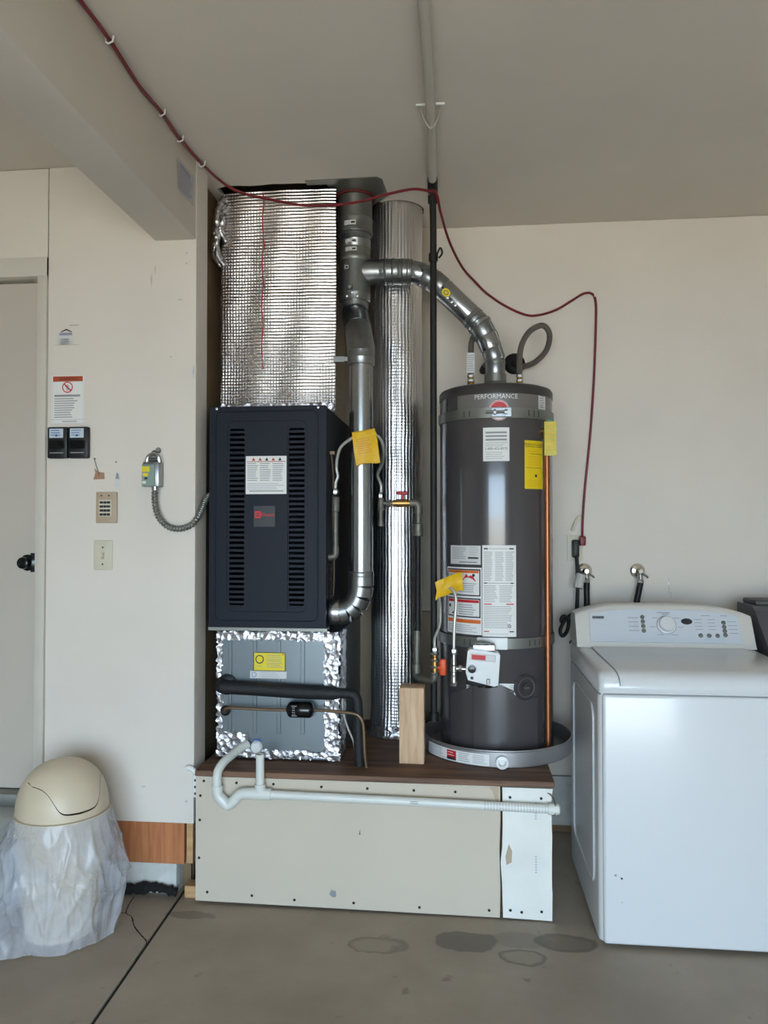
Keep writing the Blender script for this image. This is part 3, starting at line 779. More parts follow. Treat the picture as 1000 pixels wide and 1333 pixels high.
ring = MB(); c0 = Vector((.066, 3.24, 2.260)); ax = Vector((.5, 0, -.8)).normalized()
ring.tube([c0, c0+ax*.012], .0535, 32); ring.build('collar', 'galv_bright', vc)
MB().lathe([(.060, 0), (.060, .006), (.046, .016), (.045, .05)], (.136, 3.24, 1.992), n=36).build('draft_hood', 'galv_dull', vc)
MB().lathe([(.0425, 0), (.0425, .008)], (.136, 3.24, 2.085), n=36).build('bead', 'galv', vc)
st = Print(.03, .03).disc(.0, .0, .020, 'print_yellow', 1).ring(0, 0, .008, .011, 'print_dark', 2)
dd = Vector((.12, 0, -.12)).normalized(); nn = Vector((-.25, -1, -.1)); nn = (nn-dd*nn.dot(dd)).normalized(); uu = nn.cross(dd)
cc = Vector((-.06, 3.239, 2.388))+nn*.0495
st.build('sticker', lambda a, b, t: tuple(cc+dd*a+uu*b*.8+nn*t), vc, label='round yellow sticker on the sloping vent')
for t in (.35, .5, .62): inst('screw', ss_me, tuple(Vector(pa[5])+(Vector(pa[6])-Vector(pa[5]))*t+Vector((-.02, -.044, -.01))), vc)
ft = MB(); ft.box(.150, .172, 3.205, 3.235, 2.10, 2.26, .004, 1)
for v in range(len(ft.v)):
    x, y, z = ft.v[v]; ft.v[v] = (x-.06*(z-2.10)/.16*.9, y, z)
ft.build('foil_tape', 'galv_dull', vc)

# ================================================================== WATER HEATER
HX, HY, HR = .136, 3.24, .232
HB, HT = .508, 1.968
wh = thing('water_heater', (HX, HY, HB), 'tall dark grey gas water heater tank with stickers standing in a drain pan', 'water heater')
MB().lathe([(.20, 0), (HR-.004, 0), (HR, .006), (HR, HT-HB-.045), (HR-.001, HT-HB-.04)], (HX, HY, HB), n=96).build('tank', 'tank_grey', wh)
MB().lathe([(HR-.002, 0), (HR+.0025, .002), (HR+.0025, .030), (HR-.004, .040), (HR-.02, .046), (.05, .056)], (HX, HY, HT-.045), n=96).build('top_cap', 'tank_lid', wh)
sk = MB()     # lower jacket seam and burner access
V = []; N = 60
sk.lathe([(.232, 0), (.2335, .0), (.2335, .003), (.232, .003)], (HX, HY, .928), n=96, cap=False); sk.build('jacket_seam', 'tank_grey', wh)
def arc_panel(mb, a0, a1, z0fn, z1fn, r0, r1, n=24):
    V = []
    for k in range(n+1):
        a = rad(a0+(a1-a0)*k/n)
        for r in (r0, r1):
            for z in (z0fn(k/n), z1fn(k/n)): V.append((HX+r*sin(a), HY-r*cos(a), z))
    F = []
    for k in range(n):
        b = 4*k
        F += [(b+2, b+6, b+7, b+3), (b, b+1, b+5, b+4), (b, b+4, b+6, b+2), (b+1, b+3, b+7, b+5)]
    F += [(0, 2, 3, 1), (4*n, 4*n+1, 4*n+3, 4*n+2)]
    return mb.add(V, F)
ac = MB(); arc_panel(ac, -52, 40, lambda t: .535, lambda t: .735+.07*math.exp(-((t-.45)*3.2)**2)*1.0, HR-.004, HR+.004, 40); ac.build('burner_cover', 'tank_grey', wh)
ch_ = MB(); arc_panel(ch_, -22.5, 0.3, lambda t: .525, lambda t: .80, HR, HR+.022, 10); ch_.build('wiring_channel', 'tank_grey', wh)
ce_ = MB(); arc_panel(ce_, -24.0, 1.8, lambda t: .528, lambda t: .796, HR+.001, HR+.0055, 10); ce_.build('channel_flange', 'tank_grey', wh)
bs_ = MB(); V = [(HX+(HR+.0045)*sin(rad(-52+92*k/40)), HY-(HR+.0045)*cos(rad(-52+92*k/40)), .735+.07*math.exp(-((k/40-.45)*3.2)**2)) for k in range(41)]; bs_.tube(V, .0022, 6); bs_.build('cover_edge', 'tank_grey', wh)
ic = MB(); ic.lathe([(.050, 0), (.050, .010), (.046, .014), (.034, .014), (.033, .008), (.018, .008), (.017, .018), (.004, .02)], (0, 0, 0), (0, -1, 0), 32)
aa = rad(26); ico = ic.mesh('igniter_knob', 'tank_lid')
o = inst('sight_port', ico, (HX+HR*sin(aa)*.985, HY-HR*cos(aa)*.985, .782), wh, (0, 0, aa))
rg = MB(); rg.lathe([(.033, .012), (.036, .016), (.039, .012)], (0, 0, 0), (0, -1, 0), 28, cap=False); rg.box(-.010, .010, -.022, -.018, -.003, .003, .001, 1)
inst('port_ring', rg.mesh('port_ring', 'plate_grey'), (HX+HR*sin(aa)*.985, HY-HR*cos(aa)*.985, .782), wh, (0, 0, aa))
# stickers
def cyl_sticker(P, deg0, ztop, name='sticker', label=None, r=HR): return P.build(name, onCyl(HX, HY, r, deg0, ztop-P.h), wh, label=label)
wid = lambda a0, a1: rad(a1-a0)*HR
P = Print(wid(-42.4, 44), .069, 'plate_grey'); P.text('PERFORMANCE', P.w*.47, .050, .026, 'print_white', 2, .95)
P.rect(.01, .002, .13, .006, 'print_dark'); P.rect(P.w-.13, .002, P.w-.01, .006, 'print_dark')
cyl_sticker(P, -42.4, 1.930, 'name_plate', 'brushed grey name plate band with white lettering')
P = Print(.1, .1); P.disc(.05, .05, .040, 'print_white', 1, 32); P.poly([(.05+.034*cos(rad(a)), .05+.034*sin(rad(a))) for a in range(0, 181, 10)], 'print_red', 2)
P.text('Rheem', .05, .036, .020, 'print_dark', 3); P.ring(.05, .05, .036, .0385, 'print_red', 2)
P.build('logo', onCyl(HX, HY, HR+.0008, 1.1-rad(1)*0-12.35, 1.857-.05), wh, label='round red and white maker logo')
P = Print(wid(44, 55.6), .062, 'paper_grey').lines(.006, .040, .056, 6, .009, 'print_grey', .4).rect(.008, .006, .03, .02, 'print_light'); cyl_sticker(P, 44, 1.930, label='small white barcode sticker')
P = Print(wid(-14.4, 10.8), .131, 'paper_white')
for k, s in enumerate(('DO NOT REMOVE THIS', 'WATER HEATER FOR', 'SERVICE OR REPAIR')): P.rect(.010, .108-k*.014, .092, .115-k*.014, 'print_grey')
P.lines(.010, .094, .074, 3, .007, 'print_light', .4); P.text('1-800-432-8373', .051, .048, .0135, 'print_dark', 2); P.lines(.010, .094, .036, 4, .008, 'print_light', .4)
cyl_sticker(P, -14.4, 1.790, label='white notice sticker with a phone number')
P = Print(wid(26.4, 50), .19, 'energy_yellow'); P.text('ENERGYGUIDE', .047, .173, .0165, 'print_dark', 2, .86); P.rect(.004, .164, .092, .1655, 'print_dark')
P.lines(.012, .08, .150, 2, .010, 'tag_yellow', .35); P.rect(.03, .136, .09, .138, 'print_dark'); P.rect(.008, .082, .09, .0835, 'print_dark'); P.lines(.012, .09, .128, 5, .008, 'tag_yellow', .3); P.disc(.055, .052, .006, 'print_dark'); P.lines(.012, .09, .034, 4, .007, 'tag_yellow', .3); P.frame(0, 0, P.w, .19, .002, 'print_yellow')
cyl_sticker(P, 26.4, 1.742, label='yellow energy label')
P = Print(wid(-53, -17), .074, 'paper_grey').lines(.010, .085, .066, 7, .007, 'print_grey', .35).lines(.098, .138, .068, 4, .009, 'print_light', .4).rect(.092, .022, .136, .029, 'print_dark').rect(.05, .006, .13, .011, 'print_grey'); cyl_sticker(P, -53, 1.330, label='white rating plate sticker')
P = Print(wid(-58.9, -16), .262, 'paper_white'); w = P.w
P.frame(.005, .150, w-.005, .256, .005, 'print_dark'); P.rect(.012, .240, w-.012, .250, 'print_orange')
P.poly([(.085, .208), (.150, .208), (.140, .225), (.128, .232), (.118, .226), (.108, .238), (.098, .222)], 'print_red'); P.disc(.140, .232, .006, 'print_dark', 2)
P.lines(.07, .155, .200, 5, .008, 'print_grey', .35).lines(.016, .06, .232, 9, .008, 'print_light', .4)
P.frame(.005, .066, w-.005, .142, .005, 'print_dark'); P.rect(.012, .124, w-.012, .135, 'print_red'); P.disc(.020, .108, .007, 'print_dark'); P.poly([(.03, .078), (.055, .074), (.045, .088)], 'print_dark'); P.lines(.07, .15, .116, 5, .009, 'print_grey', .35)
P.rect(.005, .044, w-.005, .058, 'print_orange'); P.lines(.008, .165, .036, 4, .008, 'print_light', .4)
cyl_sticker(P, -58.9, 1.244, label='white safety sticker with two black-framed warning pictures')
P = Print(wid(-15.5, 17), .354, 'paper_white'); w = P.w
P.rect(.006, .338, .022, .343, 'print_dark'); P.rect(.104, .338, .122, .343, 'print_dark'); P.rect(.026, .339, .100, .342, 'print_light')
for cx in (.006, .050, .090): P.lines(cx, cx+.034, .328, 17, .0068, 'print_grey', .3)
P.rect(.006, .205, .02, .209, 'print_dark'); P.rect(.108, .205, .122, .209, 'print_dark'); P.rect(.024, .206, .104, .208, 'print_grey')
for cx in (.006, .066): P.lines(cx, cx+.054, .198, 10, .0068, 'print_grey', .3)
P.rect(.006, .124, .036, .128, 'print_red'); P.rect(.092, .124, .122, .128, 'print_red'); P.lines(.006, .122, .118, 13, .0068, 'print_grey', .28)
P.rect(.006, .018, .026, .022, 'print_red'); P.rect(.104, .018, .122, .022, 'print_dark'); P.ring(.104, .042, .004, .006, 'print_dark', 2); P.lines(.006, .122, .012, 1, .006, 'print_light')
cyl_sticker(P, -15.5, 1.332, label='tall white operating instructions sticker in small print')
P = Print(.08, .05); P.poly([(0, .05), (.070, .048), (.070, 0)], 'paper_white').lines(.042, .068, .042, 4, .007, 'print_grey', .3, 2); P.build('sticker', onCyl(HX, HY, HR+.0045, 0, .750), wh, label='white triangular label corner')
P = Print(.04, .03); P.poly([(0, .03), (.036, .028), (.0, .0)], 'paper_white'); P.build('sticker', onCyl(HX, HY, HR+.0045, -31.5, .770), wh, label='white label corner')
# gas control valve on the tank front
gv = MB(); 
def tilt(mb, c, deg):
    ca, sa = cos(rad(deg)), sin(rad(deg))
    mb.v = [(c[0]+(x-c[0])*ca-(z-c[2])*sa, y, c[2]+(x-c[0])*sa+(z-c[2])*ca) for x, y, z in mb.v]; return mb
gc = (.072, 2.95, .868)
gyf = 2.925
gv.slab([(.020, .822), (.120, .806), (.134, .812), (.134, .925), (.126, .932), (.022, .938), (.012, .930), (.010, .850)], [], fY, gyf, 2.990)
tilt(gv, gc, -4)
val = gv.build('gas_valve', 'valve_white', wh, smooth=False)
vb = tilt(MB().box(.014, .134, gyf+.012, 3.03, .800, .922, .006, 2), gc, -4); vb.build('valve_back', 'black', val)
pp = tilt(MB().box(.022, .118, gyf-.003, gyf+.002, .898, .924, .002, 1), gc, -4); pp.build('rating_strip', 'paper_grey', val)
pp = tilt(MB().box(.028, .080, gyf-.0045, gyf-.002, .902, .920), gc, -4); pp.build('red_print', 'print_red', val)
vd = MB().lathe([(.016, 0), (.016, .002), (.011, .0025), (.010, .010), (.003, .011)], (.032, gyf, .868), (0, -1, 0), 24); vd.build('valve_dial', 'black_gloss', val)
MB().lathe([(.006, 0), (.006, .003)], (.032, gyf, .834), (0, -1, 0), 12).build('port', 'black', val)
MB().box(.086, .100, gyf-.006, gyf+.004, .812, .832, .002, 1).build('latch', 'galv_dull', val)
wi = MB()
for x0 in (.052, .066, .098, .110): wi.tube(bez([(x0, gyf+.02, .815), (x0+.004, gyf+.025, .802), (x0*.6+.03, gyf+.04, .792)], 4), .0045, 6)
wi.tube([(.084, gyf+.01, .81), (.083, gyf+.05, .79)], .004, 8); wi.build('wires', 'black', val)
tp_ = MB().box(.034, .122, 2.955, 2.992, .930, .956, .004, 1); tp_.tube(bez([(.035, 2.965, .955), (.07, 2.95, .968), (.115, 2.965, .955)], 5), .006, 8); tp_.build('thermal_well', 'galv_bright', val)
# copper relief pipe down the right side
cpx, cpy = HX+.2525*sin(rad(50.2)), HY-.2525*cos(rad(50.2))
cp = MB(); cp.tube([(cpx, cpy, .54), (cpx, cpy, 1.775)], .0115, 16)
cpo = cp.build('relief_pipe', 'copper', wh)
vv = MB(); vv.tube([(cpx-.004, cpy+.02, 1.768), (cpx-.004, cpy, 1.768), (cpx, cpy, 1.752)], .014, 12); vv.lathe([(.013, 0), (.014, .01), (.014, .05), (.01, .055)], (cpx, cpy, 1.768), n=16)
vv.cyl((cpx-.045, cpy+.045, 1.785), (cpx-.003, cpy, 1.785), .012); vvo = vv.build('relief_valve', 'brass', wh)
MB().box(cpx-.004, cpx+.022, cpy-.017, cpy+.006, 1.8195, 1.8255).build('lever', 'tag_green', vvo)
tg = MB(); tg.box(cpx-.012, cpx+.036, cpy-.021, cpy-.018, 1.683, 1.818, .001, 1); tgo = tg.build('hang_tag', 'tag_olive', wh)
Print(.044, .13).lines(.004, .040, .122, 7, .017, 'tag_yellow', .3).build('tag_print', onY(cpx-.010, cpy-.021, 1.686), tgo)
dv = MB(); dv.cyl((HX-.232*sin(rad(60)), HY-.232*cos(rad(60)), .62), (HX-.234*sin(rad(60)), HY-.234*cos(rad(60)), .62), .01)
# earthquake straps
def strap(z, deg0, deg1, label, mats):
    s = thing('seismic_strap', (HX, HY, z), label, 'strap', None)
    mb = MB(); R_ = HR+.0035; V = []; n_ = 64
    for k in range(n_+1):
        a = rad(deg0+(deg1-deg0)*k/n_)
        for r in (R_, R_+.0025):
            for zz in (z, z+.040): V.append((HX+r*sin(a), HY-r*cos(a), zz))
    F = []
    for k in range(n_):
        b = 4*k; F += [(b+2, b+6, b+7, b+3), (b, b+1, b+5, b+4), (b, b+4, b+6, b+2), (b+1, b+3, b+7, b+5)]
    mb.add(V, F)
    ox = [HX+R_*sin(rad(deg)) for deg in (deg0, deg1)]; oy = [HY-R_*cos(rad(deg)) for deg in (deg0, deg1)]
    mb.build('band', mats, s)
    for k in (0, 1):
        e = MB(); xw = (-.095, .36)[k]
        e.add([(ox[k], oy[k], z), (ox[k], oy[k], z+.04), (xw, RY-.003, z+.04), (xw, RY-.003, z), (ox[k], oy[k]+.003, z), (ox[k], oy[k]+.003, z+.04), (xw, RY-.001, z+.04), (xw, RY-.001, z)], [(0, 1, 2, 3), (4, 7, 6, 5), (0, 4, 5, 1), (3, 2, 6, 7)])
        e.build('wall_tail', mats, s, smooth=False)
    for deg in (-34, -28, 30, 36, 42):
        if deg < deg1-2: Print(.004, .024, 'tank_grey').build('slot', onCyl(HX, HY, R_+.0026, deg, z+.008), s)
    return s
s1 = strap(1.828, -84, 84, 'pale galvanized strap clamped round the top of the water heater', 'galv_dull')
MB().box(.110, .188, HY-HR-.012, HY-HR-.005, 1.829, 1.867, .002, 1).build('tension_plate', 'galv_bright', s1)
cb = MB(); cb.cyl((.088, HY-HR-.017, 1.848), (.165, HY-HR-.017, 1.848), .006, 10); cb.lathe([(.011, 0), (.011, .009)], (.118, HY-HR-.017, 1.848), (1, 0, 0), 6); cb.lathe([(.010, 0), (.010, .012)], (.160, HY-HR-.017, 1.848), (1, 0, 0), 6); cb.build('bolt', 'galv', s1)
s2 = strap(.932, -84, 84, 'pale galvanized strap round the tank just above its gas control valve', 'galv_dull')
MB().box(.052, .170, HY-HR-.010, HY-HR-.005, .930, .976, .002, 1).build('tension_plate', 'white_plastic', s2)

# drain pan
pnn = thing('drain_pan', (HX, HY, PZ), 'round shallow metal drain pan under the water heater', 'pan')
MB().lathe([(.0, .001), (.300, .001), (.303, .004), (.304, .058), (.307, .062), (.307, .066), (.302, .066), (.299, .060), (.298, .009), (.0, .009)], (HX, HY, PZ), n=96, cap=False).build('tray', 'pan_steel', pnn)
P = Print(.30, .044, 'paper_white'); P.lines(.012, .115, .038, 6, .006, 'print_grey', .3).rect(.122, .006, .166, .040, 'print_red').rect(.122, .004, .166, .014, 'print_dark', 2).lines(.126, .160, .033, 2, .010, 'print_white', .2, 2).lines(.176, .225, .038, 5, .007, 'print_grey', .3).lines(.236, .292, .038, 5, .007, 'print_light', .4)
P.build('sticker', onCyl(HX, HY, .3042, -64, PZ+.006), pnn, label='long white sticker with a red square')
MB().lathe([(.018, 0), (.018, .012), (.024, .012), (.024, .022), (.014, .024), (.012, .002)], (HX+.3*sin(rad(1.5)), HY-.302, PZ+.026), (0, -1, 0), 24).build('drain_fitting', 'white_plastic', pnn)

# water hoses
def hose(name, pts, label, nutpts, r=.0125):
    t = thing(name, (pts[0][0], pts[0][1], HT+.006), label, 'hose')
    MB().tube(bez(pts, 8), r, 14).build('braided_hose', 'steel_braid', t)
    x, y, _ = pts[0]
    nz = HT+.004
    mb = MB().lathe([(.013, 0), (.013, .03), (.015, .03), (.015, .046), (.0125, .05), (.0125, .07)], (x, y, nz), n=14); mb.build('threaded_nipple', 'brass', t)
    for k in range(3): MB().lathe([(.0155, 0), (.0155, .010)], (x, y, nz+.026+.020*k), n=6).build('nut', 'nickel' if k else 'brass', t)
    a, b = Vector(pts[-1]), Vector(nutpts)
    MB().tube([a, a+(b-a)*.5, a+(b-a)*.5, b], [.014, .014, .017, .017], 12).build('wall_fitting', 'black_iron', t)
    return t
h1 = hose('water_hose', [(.034, 3.27, 2.045), (.034, 3.27, 2.13), (.040, 3.29, 2.20), (.072, 3.34, 2.265), (.125, 3.40, 2.28), (.150, 3.46, 2.24), (.125, 3.52, 2.175), (.10, 3.56, 2.145)], 'grey braided water hose arching behind the vent outlet', (.094, 3.617, 2.135))
Print(.034, .085, 'paper_grey').lines(.003, .03, .075, 8, .009, 'print_grey', .3).build('hose_tag', onY(.017, 3.255, 2.055), h1)
h2 = hose('water_hose', [(.240, 3.29, 2.045), (.240, 3.29, 2.12), (.254, 3.31, 2.19), (.292, 3.34, 2.25), (.345, 3.36, 2.275), (.378, 3.40, 2.245), (.370, 3.46, 2.19), (.325, 3.52, 2.15), (.278, 3.56, 2.14)], 'grey braided water hose in a tall open loop on the water heater', (.236, 3.617, 2.165))
MB().lathe([(.0, .0), (.050, .0), (.049, .004), (.036, .016), (.02, .02)], (.240, RY-.001, 2.166), (0, -1, 0), 28, cap=False).build('escutcheon', 'black_iron', h2)

# ================================================================== GAS PIPING
gp = thing('gas_pipe', (-.118, 3.10, .625), 'long gas pipe painted along the ceiling and dropping black beside the water heater', 'pipe')
mb = MB(); mb.tube([(-.098, -2.399, 2.797), (-.102, 1.94, 2.797), (-.105, 2.55, 2.797), (-.117, 2.99, 2.797), (-.119, 3.05, 2.790)], .0165, 16); mb.build('ceiling_run', 'pale_pipe', gp)
mb = MB(); mb.tube([(-.119, 3.045, 2.793), (-.120, 3.085, 2.785), (-.120, 3.10, 2.76)], .0205, 14); mb.lathe([(.0195, 0), (.0195, .03)], (-.120, 3.10, 2.72), n=16); mb.build('elbow', 'black_iron', gp)
mb = MB(); mb.tube([(-.120, 3.10, 2.74), (-.118, 3.10, 2.60), (-.118, 3.10, .645)], .0135, 16); mb.lathe([(.018, 0), (.018, .035)], (-.118, 3.10, .625), n=14); mb.build('drop_pipe', 'black_iron', gp)
mb = MB(); mb.lathe([(.017, 0), (.019, .004), (.019, .03), (.017, .034)], (-.118, 3.10, 2.48), n=16); mb.tube(bez([(-.105, 3.09, 2.50), (-.09, 3.085, 2.53), (-.082, 3.09, 2.51), (-.095, 3.088, 2.49)], 4), .004, 6); mb.build('pipe_clamp', 'black_iron', gp)
ph = thing('pipe_hanger', (-.102, 2.56, 2.78), 'white wire and bar hanger holding the painted pipe to the ceiling', 'hanger')
MB().box(-.155, -.058, 2.540, 2.550, 2.8130, CZ, .001, 1).build('bar', 'white_plastic', ph)
MB().tube(bez([(-.142, 2.56, CZ-.002), (-.130, 2.60, 2.798), (-.107, 2.625, 2.7765), (-.083, 2.60, 2.798), (-.072, 2.56, CZ-.002)], 5), .003, 8).build('wire', 'pale_pipe', ph)

# furnace gas line: red handle valve, tee, flexible connector, iron pipe into the furnace
gb = thing('gas_branch', (-.18, 3.12, .79), 'iron gas branch with red valve handle in front of the round foil duct', 'pipe')
GY = 3.115
mb = MB(); mb.tube([(-.185, GY, .815), (-.182, GY, 1.38)], .0105, 14); mb.build('riser', 'black_iron', gb)
mb = MB(); mb.lathe([(.017, 0), (.020, .003), (.020, .050), (.016, .055)], (-.181, GY, 1.365), n=18); mb.lathe([(.012, 0), (.012, .06)], (-.181, GY, 1.415), n=14); mb.build('union', 'grey_iron', gb)
mb = MB(); mb.tube(bez([(-.181, GY, 1.455), (-.181, GY, 1.485), (-.190, GY, 1.498), (-.215, GY, 1.500)], 5), .017, 14); mb.build('elbow', 'grey_iron', gb)
mb = MB(); mb.tube([(-.21, GY, 1.50), (-.225, GY, 1.50), (-.225, GY, 1.50), (-.27, GY, 1.50), (-.27, GY, 1.50), (-.285, GY, 1.50)], [.013, .013, .0165, .0165, .013, .013], 12); bv = mb.build('ball_valve', 'brass', gb)
mb = MB(); mb.lathe([(.006, 0), (.006, .02)], (-.246, GY, 1.515), n=10); mb.box(-.270, -.222, GY-.012, GY+.012, 1.534, 1.548, .005, 2); mb.build('valve_handle', 'handle_red', bv)
mb = MB(); mb.tube([(-.28, GY, 1.50), (-.335, GY, 1.50)], .0095, 12); mb.lathe([(.013, 0), (.015, .003), (.015, .040), (.013, .043)], (-.334, GY, 1.478), n=14); mb.lathe([(.0165, 0), (.0165, .012)], (-.334, GY, 1.47), n=8); mb.tube([(-.295, GY, 1.5), (-.307, GY, 1.5)], .0155, 8); mb.build('tee', 'grey_iron', gb)
mb = MB(); mb.lathe([(.010, 0), (.010, .06)], (-.334, GY, 1.42), n=12); mb.lathe([(.014, 0), (.014, .024)], (-.334, GY, 1.406), n=12); mb.build('drip_leg', 'grey_iron', gb)
# lower end of the riser: coupling, elbow across to the water heater valve
mb = MB(); mb.lathe([(.017, 0), (.017, .055)], (-.186, GY, .93), n=16); mb.lathe([(.0135, 0), (.0135, .10)], (-.187, GY, .84), n=14); mb.lathe([(.019, 0), (.019, .035)], (-.188, GY, .815), n=16); mb.build('coupling', 'grey_iron', gb)
mb = MB(); mb.tube(bez([(-.188, GY, .83), (-.188, GY-.006, .806), (-.180, GY-.018, .797), (-.155, GY-.040, .796), (-.132, GY-.060, .797), (-.117, GY-.071, .803), (-.112, GY-.073, .825)], 5), .0150, 14); mb.build('elbow', 'grey_iron', gb)
mb = MB(); mb.lathe([(.011, 0), (.011, .02), (.014, .022), (.014, .075), (.011, .078), (.011, .10)], (-.112, GY-.073, .815), n=14); bv2 = mb.build('ball_valve', 'brass', gb)
for k in range(4): MB().lathe([(.0160, 0), (.0165, .004), (.0160, .009)], (-.112, GY-.073, .822+.026*k), n=8).build('nut', 'nickel', bv2)
hd = MB(); hd.box(-.093, -.066, GY-.087, GY-.071, .820, .885, .008, 2); hd.cyl((-.112, GY-.075, .85), (-.082, GY-.079, .85), .007, 8); hd.build('valve_handle', 'handle_orange', bv2)

def connector(label, pts, nuts, tagfn):
    t = thing('gas_connector', pts[0], label, 'gas hose')
    MB().tube(bez(pts, 7), .0062, 10).build('flexible_tube', 'connector_grey', t)
    for c, ax in nuts: MB().lathe([(.0105, 0), (.0135, .004), (.0135, .020), (.0105, .026)], c, ax, 6).build('flare_nut', 'nickel', t)
    tagfn(t); return t
def tag1(t):
    mb = MB(); V = []; nx, nz = 6, 10; TY = 2.918
    for j in range(nz+1):
        for i in range(nx+1):
            u, v = i/nx, j/nz
            V.append((-.424+.092*u+.016*v, TY-.006*sin(PI*v)-.004*sin(6*u+3*v), 1.757+.016*u-.115*v+.004*sin(5*u)))
    G = [(j*(nx+1)+i, j*(nx+1)+i+1, (j+1)*(nx+1)+i+1, (j+1)*(nx+1)+i) for j in range(nz) for i in range(nx)]
    mb.add(V, G)
    mb.add([(x, TY+.024-.012*(1.76-z)/.12, z-.004) for x, y, z in V], G)
    mb.tube([(V[0][0]+.088*k/5, TY+.012, V[0][2]+.014*k/5) for k in range(6)], .0125, 10)
    o = mb.build('warning_tag', 'tag_yellow', t)
    Print(.08, .09).lines(.006, .066, .084, 7, .009, 'print_rust', .12).build('tag_print', lambda a, b, tt: (-.416+a+.14*(.115-b)*.9, TY-.0115-tt, 1.652+b+.17*a), o)
SY = 2.97
connector('yellow-tagged flexible gas line looping from the red-handled valve to the furnace', [(-.334, GY, 1.535), (-.334, GY, 1.575), (-.345, GY-.02, 1.615), (-.322, GY-.07, 1.655), (-.308, 2.98, 1.70), (-.318, 2.945, 1.745), (-.355, 2.93, 1.762), (-.40, 2.93, 1.757), (-.44, 2.935, 1.738), (-.474, 2.945, 1.710), (-.490, 2.96, 1.665), (-.4925, SY, 1.630), (-.488, SY, 1.600), (-.4965, SY, 1.575), (-.4965, SY, 1.545)], [((-.334, GY, 1.518), (0, 0, 1)), ((-.4965, SY, 1.528), (0, 0, 1))], tag1)
fg = thing('furnace_gas_stub', (-.4965, SY, 1.27), 'short grey iron pipe beside the furnace turning into its side', 'pipe')
mb = MB(); mb.lathe([(.0125, 0), (.0155, .003), (.0155, .055), (.0125, .06)], (-.4965, SY, 1.462), n=16); mb.build('union', 'grey_iron', fg)
mb = MB(); mb.tube([(-.4965, SY, 1.30), (-.4965, SY, 1.47)], .0105, 14); mb.build('nipple', 'grey_iron', fg)
mb = MB(); mb.tube(bez([(-.4965, SY, 1.325), (-.4965, SY, 1.303), (-.501, SY, 1.290), (-.512, SY, 1.286), (-.5238, SY, 1.286)], 4), .0140, 14); mb.build('elbow', 'grey_iron', fg)
wf = MB(); wf.tube(bez([(-.519, 3.0, 1.695), (-.511, 3.0, 1.60), (-.514, 3.0, 1.45), (-.512, 3.02, 1.30), (-.511, 3.02, 1.20), (-.514, 3.02, 1.13)], 5), .0035, 8); wf.box(-.5235, -.505, 2.99, 3.02, 1.69, 1.702)
tag(wf.build('control_cable', 'copper_dull'), 'thin tan control cable hanging beside the furnace side', 'cable')
cf = MB(); pts = [(-.5125, 2.955, 1.125+.135*k/36) for k in range(37)]
cf.tube(pts, [.0080 if k % 2 else .0105 for k in range(37)], 10); tag(cf.build('armored_whip', 'black_iron'), 'short dark ribbed electrical whip on the furnace side above the flue elbow', 'conduit')

def tag2(t):
    mb = MB(); V = []; nx, nz = 8, 8
    for j in range(nz+1):
        for i in range(nx+1):
            u, v = i/nx, j/nz
            x = -.090+.085*u+.006*v; z = 1.205-.070*v+.018*u-.006*cos(4*u)
            V.append((x-.012*v*(1-u), 2.992-.014*sin(PI*v)-.008*sin(5*u), z))
    mb.add(V, [(j*(nx+1)+i, j*(nx+1)+i+1, (j+1)*(nx+1)+i+1, (j+1)*(nx+1)+i) for j in range(nz) for i in range(nx)])
    mb.add([(-.085, 2.985, 1.135), (-.108, 2.98, 1.118), (-.102, 2.975, 1.155), (-.075, 2.98, 1.165), (-.108, 2.976, 1.190), (-.075, 2.975, 1.205), (-.06, 2.972, 1.15)], [(0, 1, 2, 3), (2, 4, 5, 3), (0, 3, 6)])
    mb.build('warning_tag', 'tag_yellow', t)
connector('yellow-tagged flexible gas line looping up to the water heater valve', [(-.112, GY-.073, .925), (-.112, 3.04, .965), (-.092, 3.03, 1.02), (-.090, 3.02, 1.09), (-.093, 3.0, 1.135), (-.078, 2.985, 1.165), (-.045, 2.975, 1.165), (-.028, 2.965, 1.125), (-.034, 2.955, 1.03), (-.036, 2.950, .955), (-.036, 2.950, .925)], [((-.112, GY-.073, .905), (0, 0, 1)), ((-.036, 2.950, .915), (0, 0, 1))], tag2)
gt = thing('gas_valve_tee', (-.036, 2.95, .80), 'small steel tee and drip leg feeding the white gas control', 'pipe')
mb = MB(); mb.lathe([(.0105, 0), (.013, .003), (.013, .026), (.0105, .03), (.0105, .042), (.0135, .044), (.0135, .066), (.0105, .07), (.0105, .11)], (-.036, 2.95, .808), n=12); mb.lathe([(.013, 0), (.013, .018)], (-.036, 2.95, .798), n=8); mb.build('drip_leg', 'nickel', gt)
mb = MB(); mb.tube([(-.036, 2.95, .865), (-.012, 2.95, .863)], .0095, 12); mb.tube([(-.018, 2.95, .864), (-.006, 2.95, .863)], .0135, 8); mb.tube([(-.008, 2.95, .863), (.016, 2.95, .862)], .008, 12); mb.build('side_nipple', 'nickel', gt)

o = MB().box(-.246, -.150, 2.955, 3.045, PZ, .785, .0035, 2).build('wood_post_block', 'fir'); tag(o, 'upright pale lumber block propping the gas pipe elbow', 'wood block')

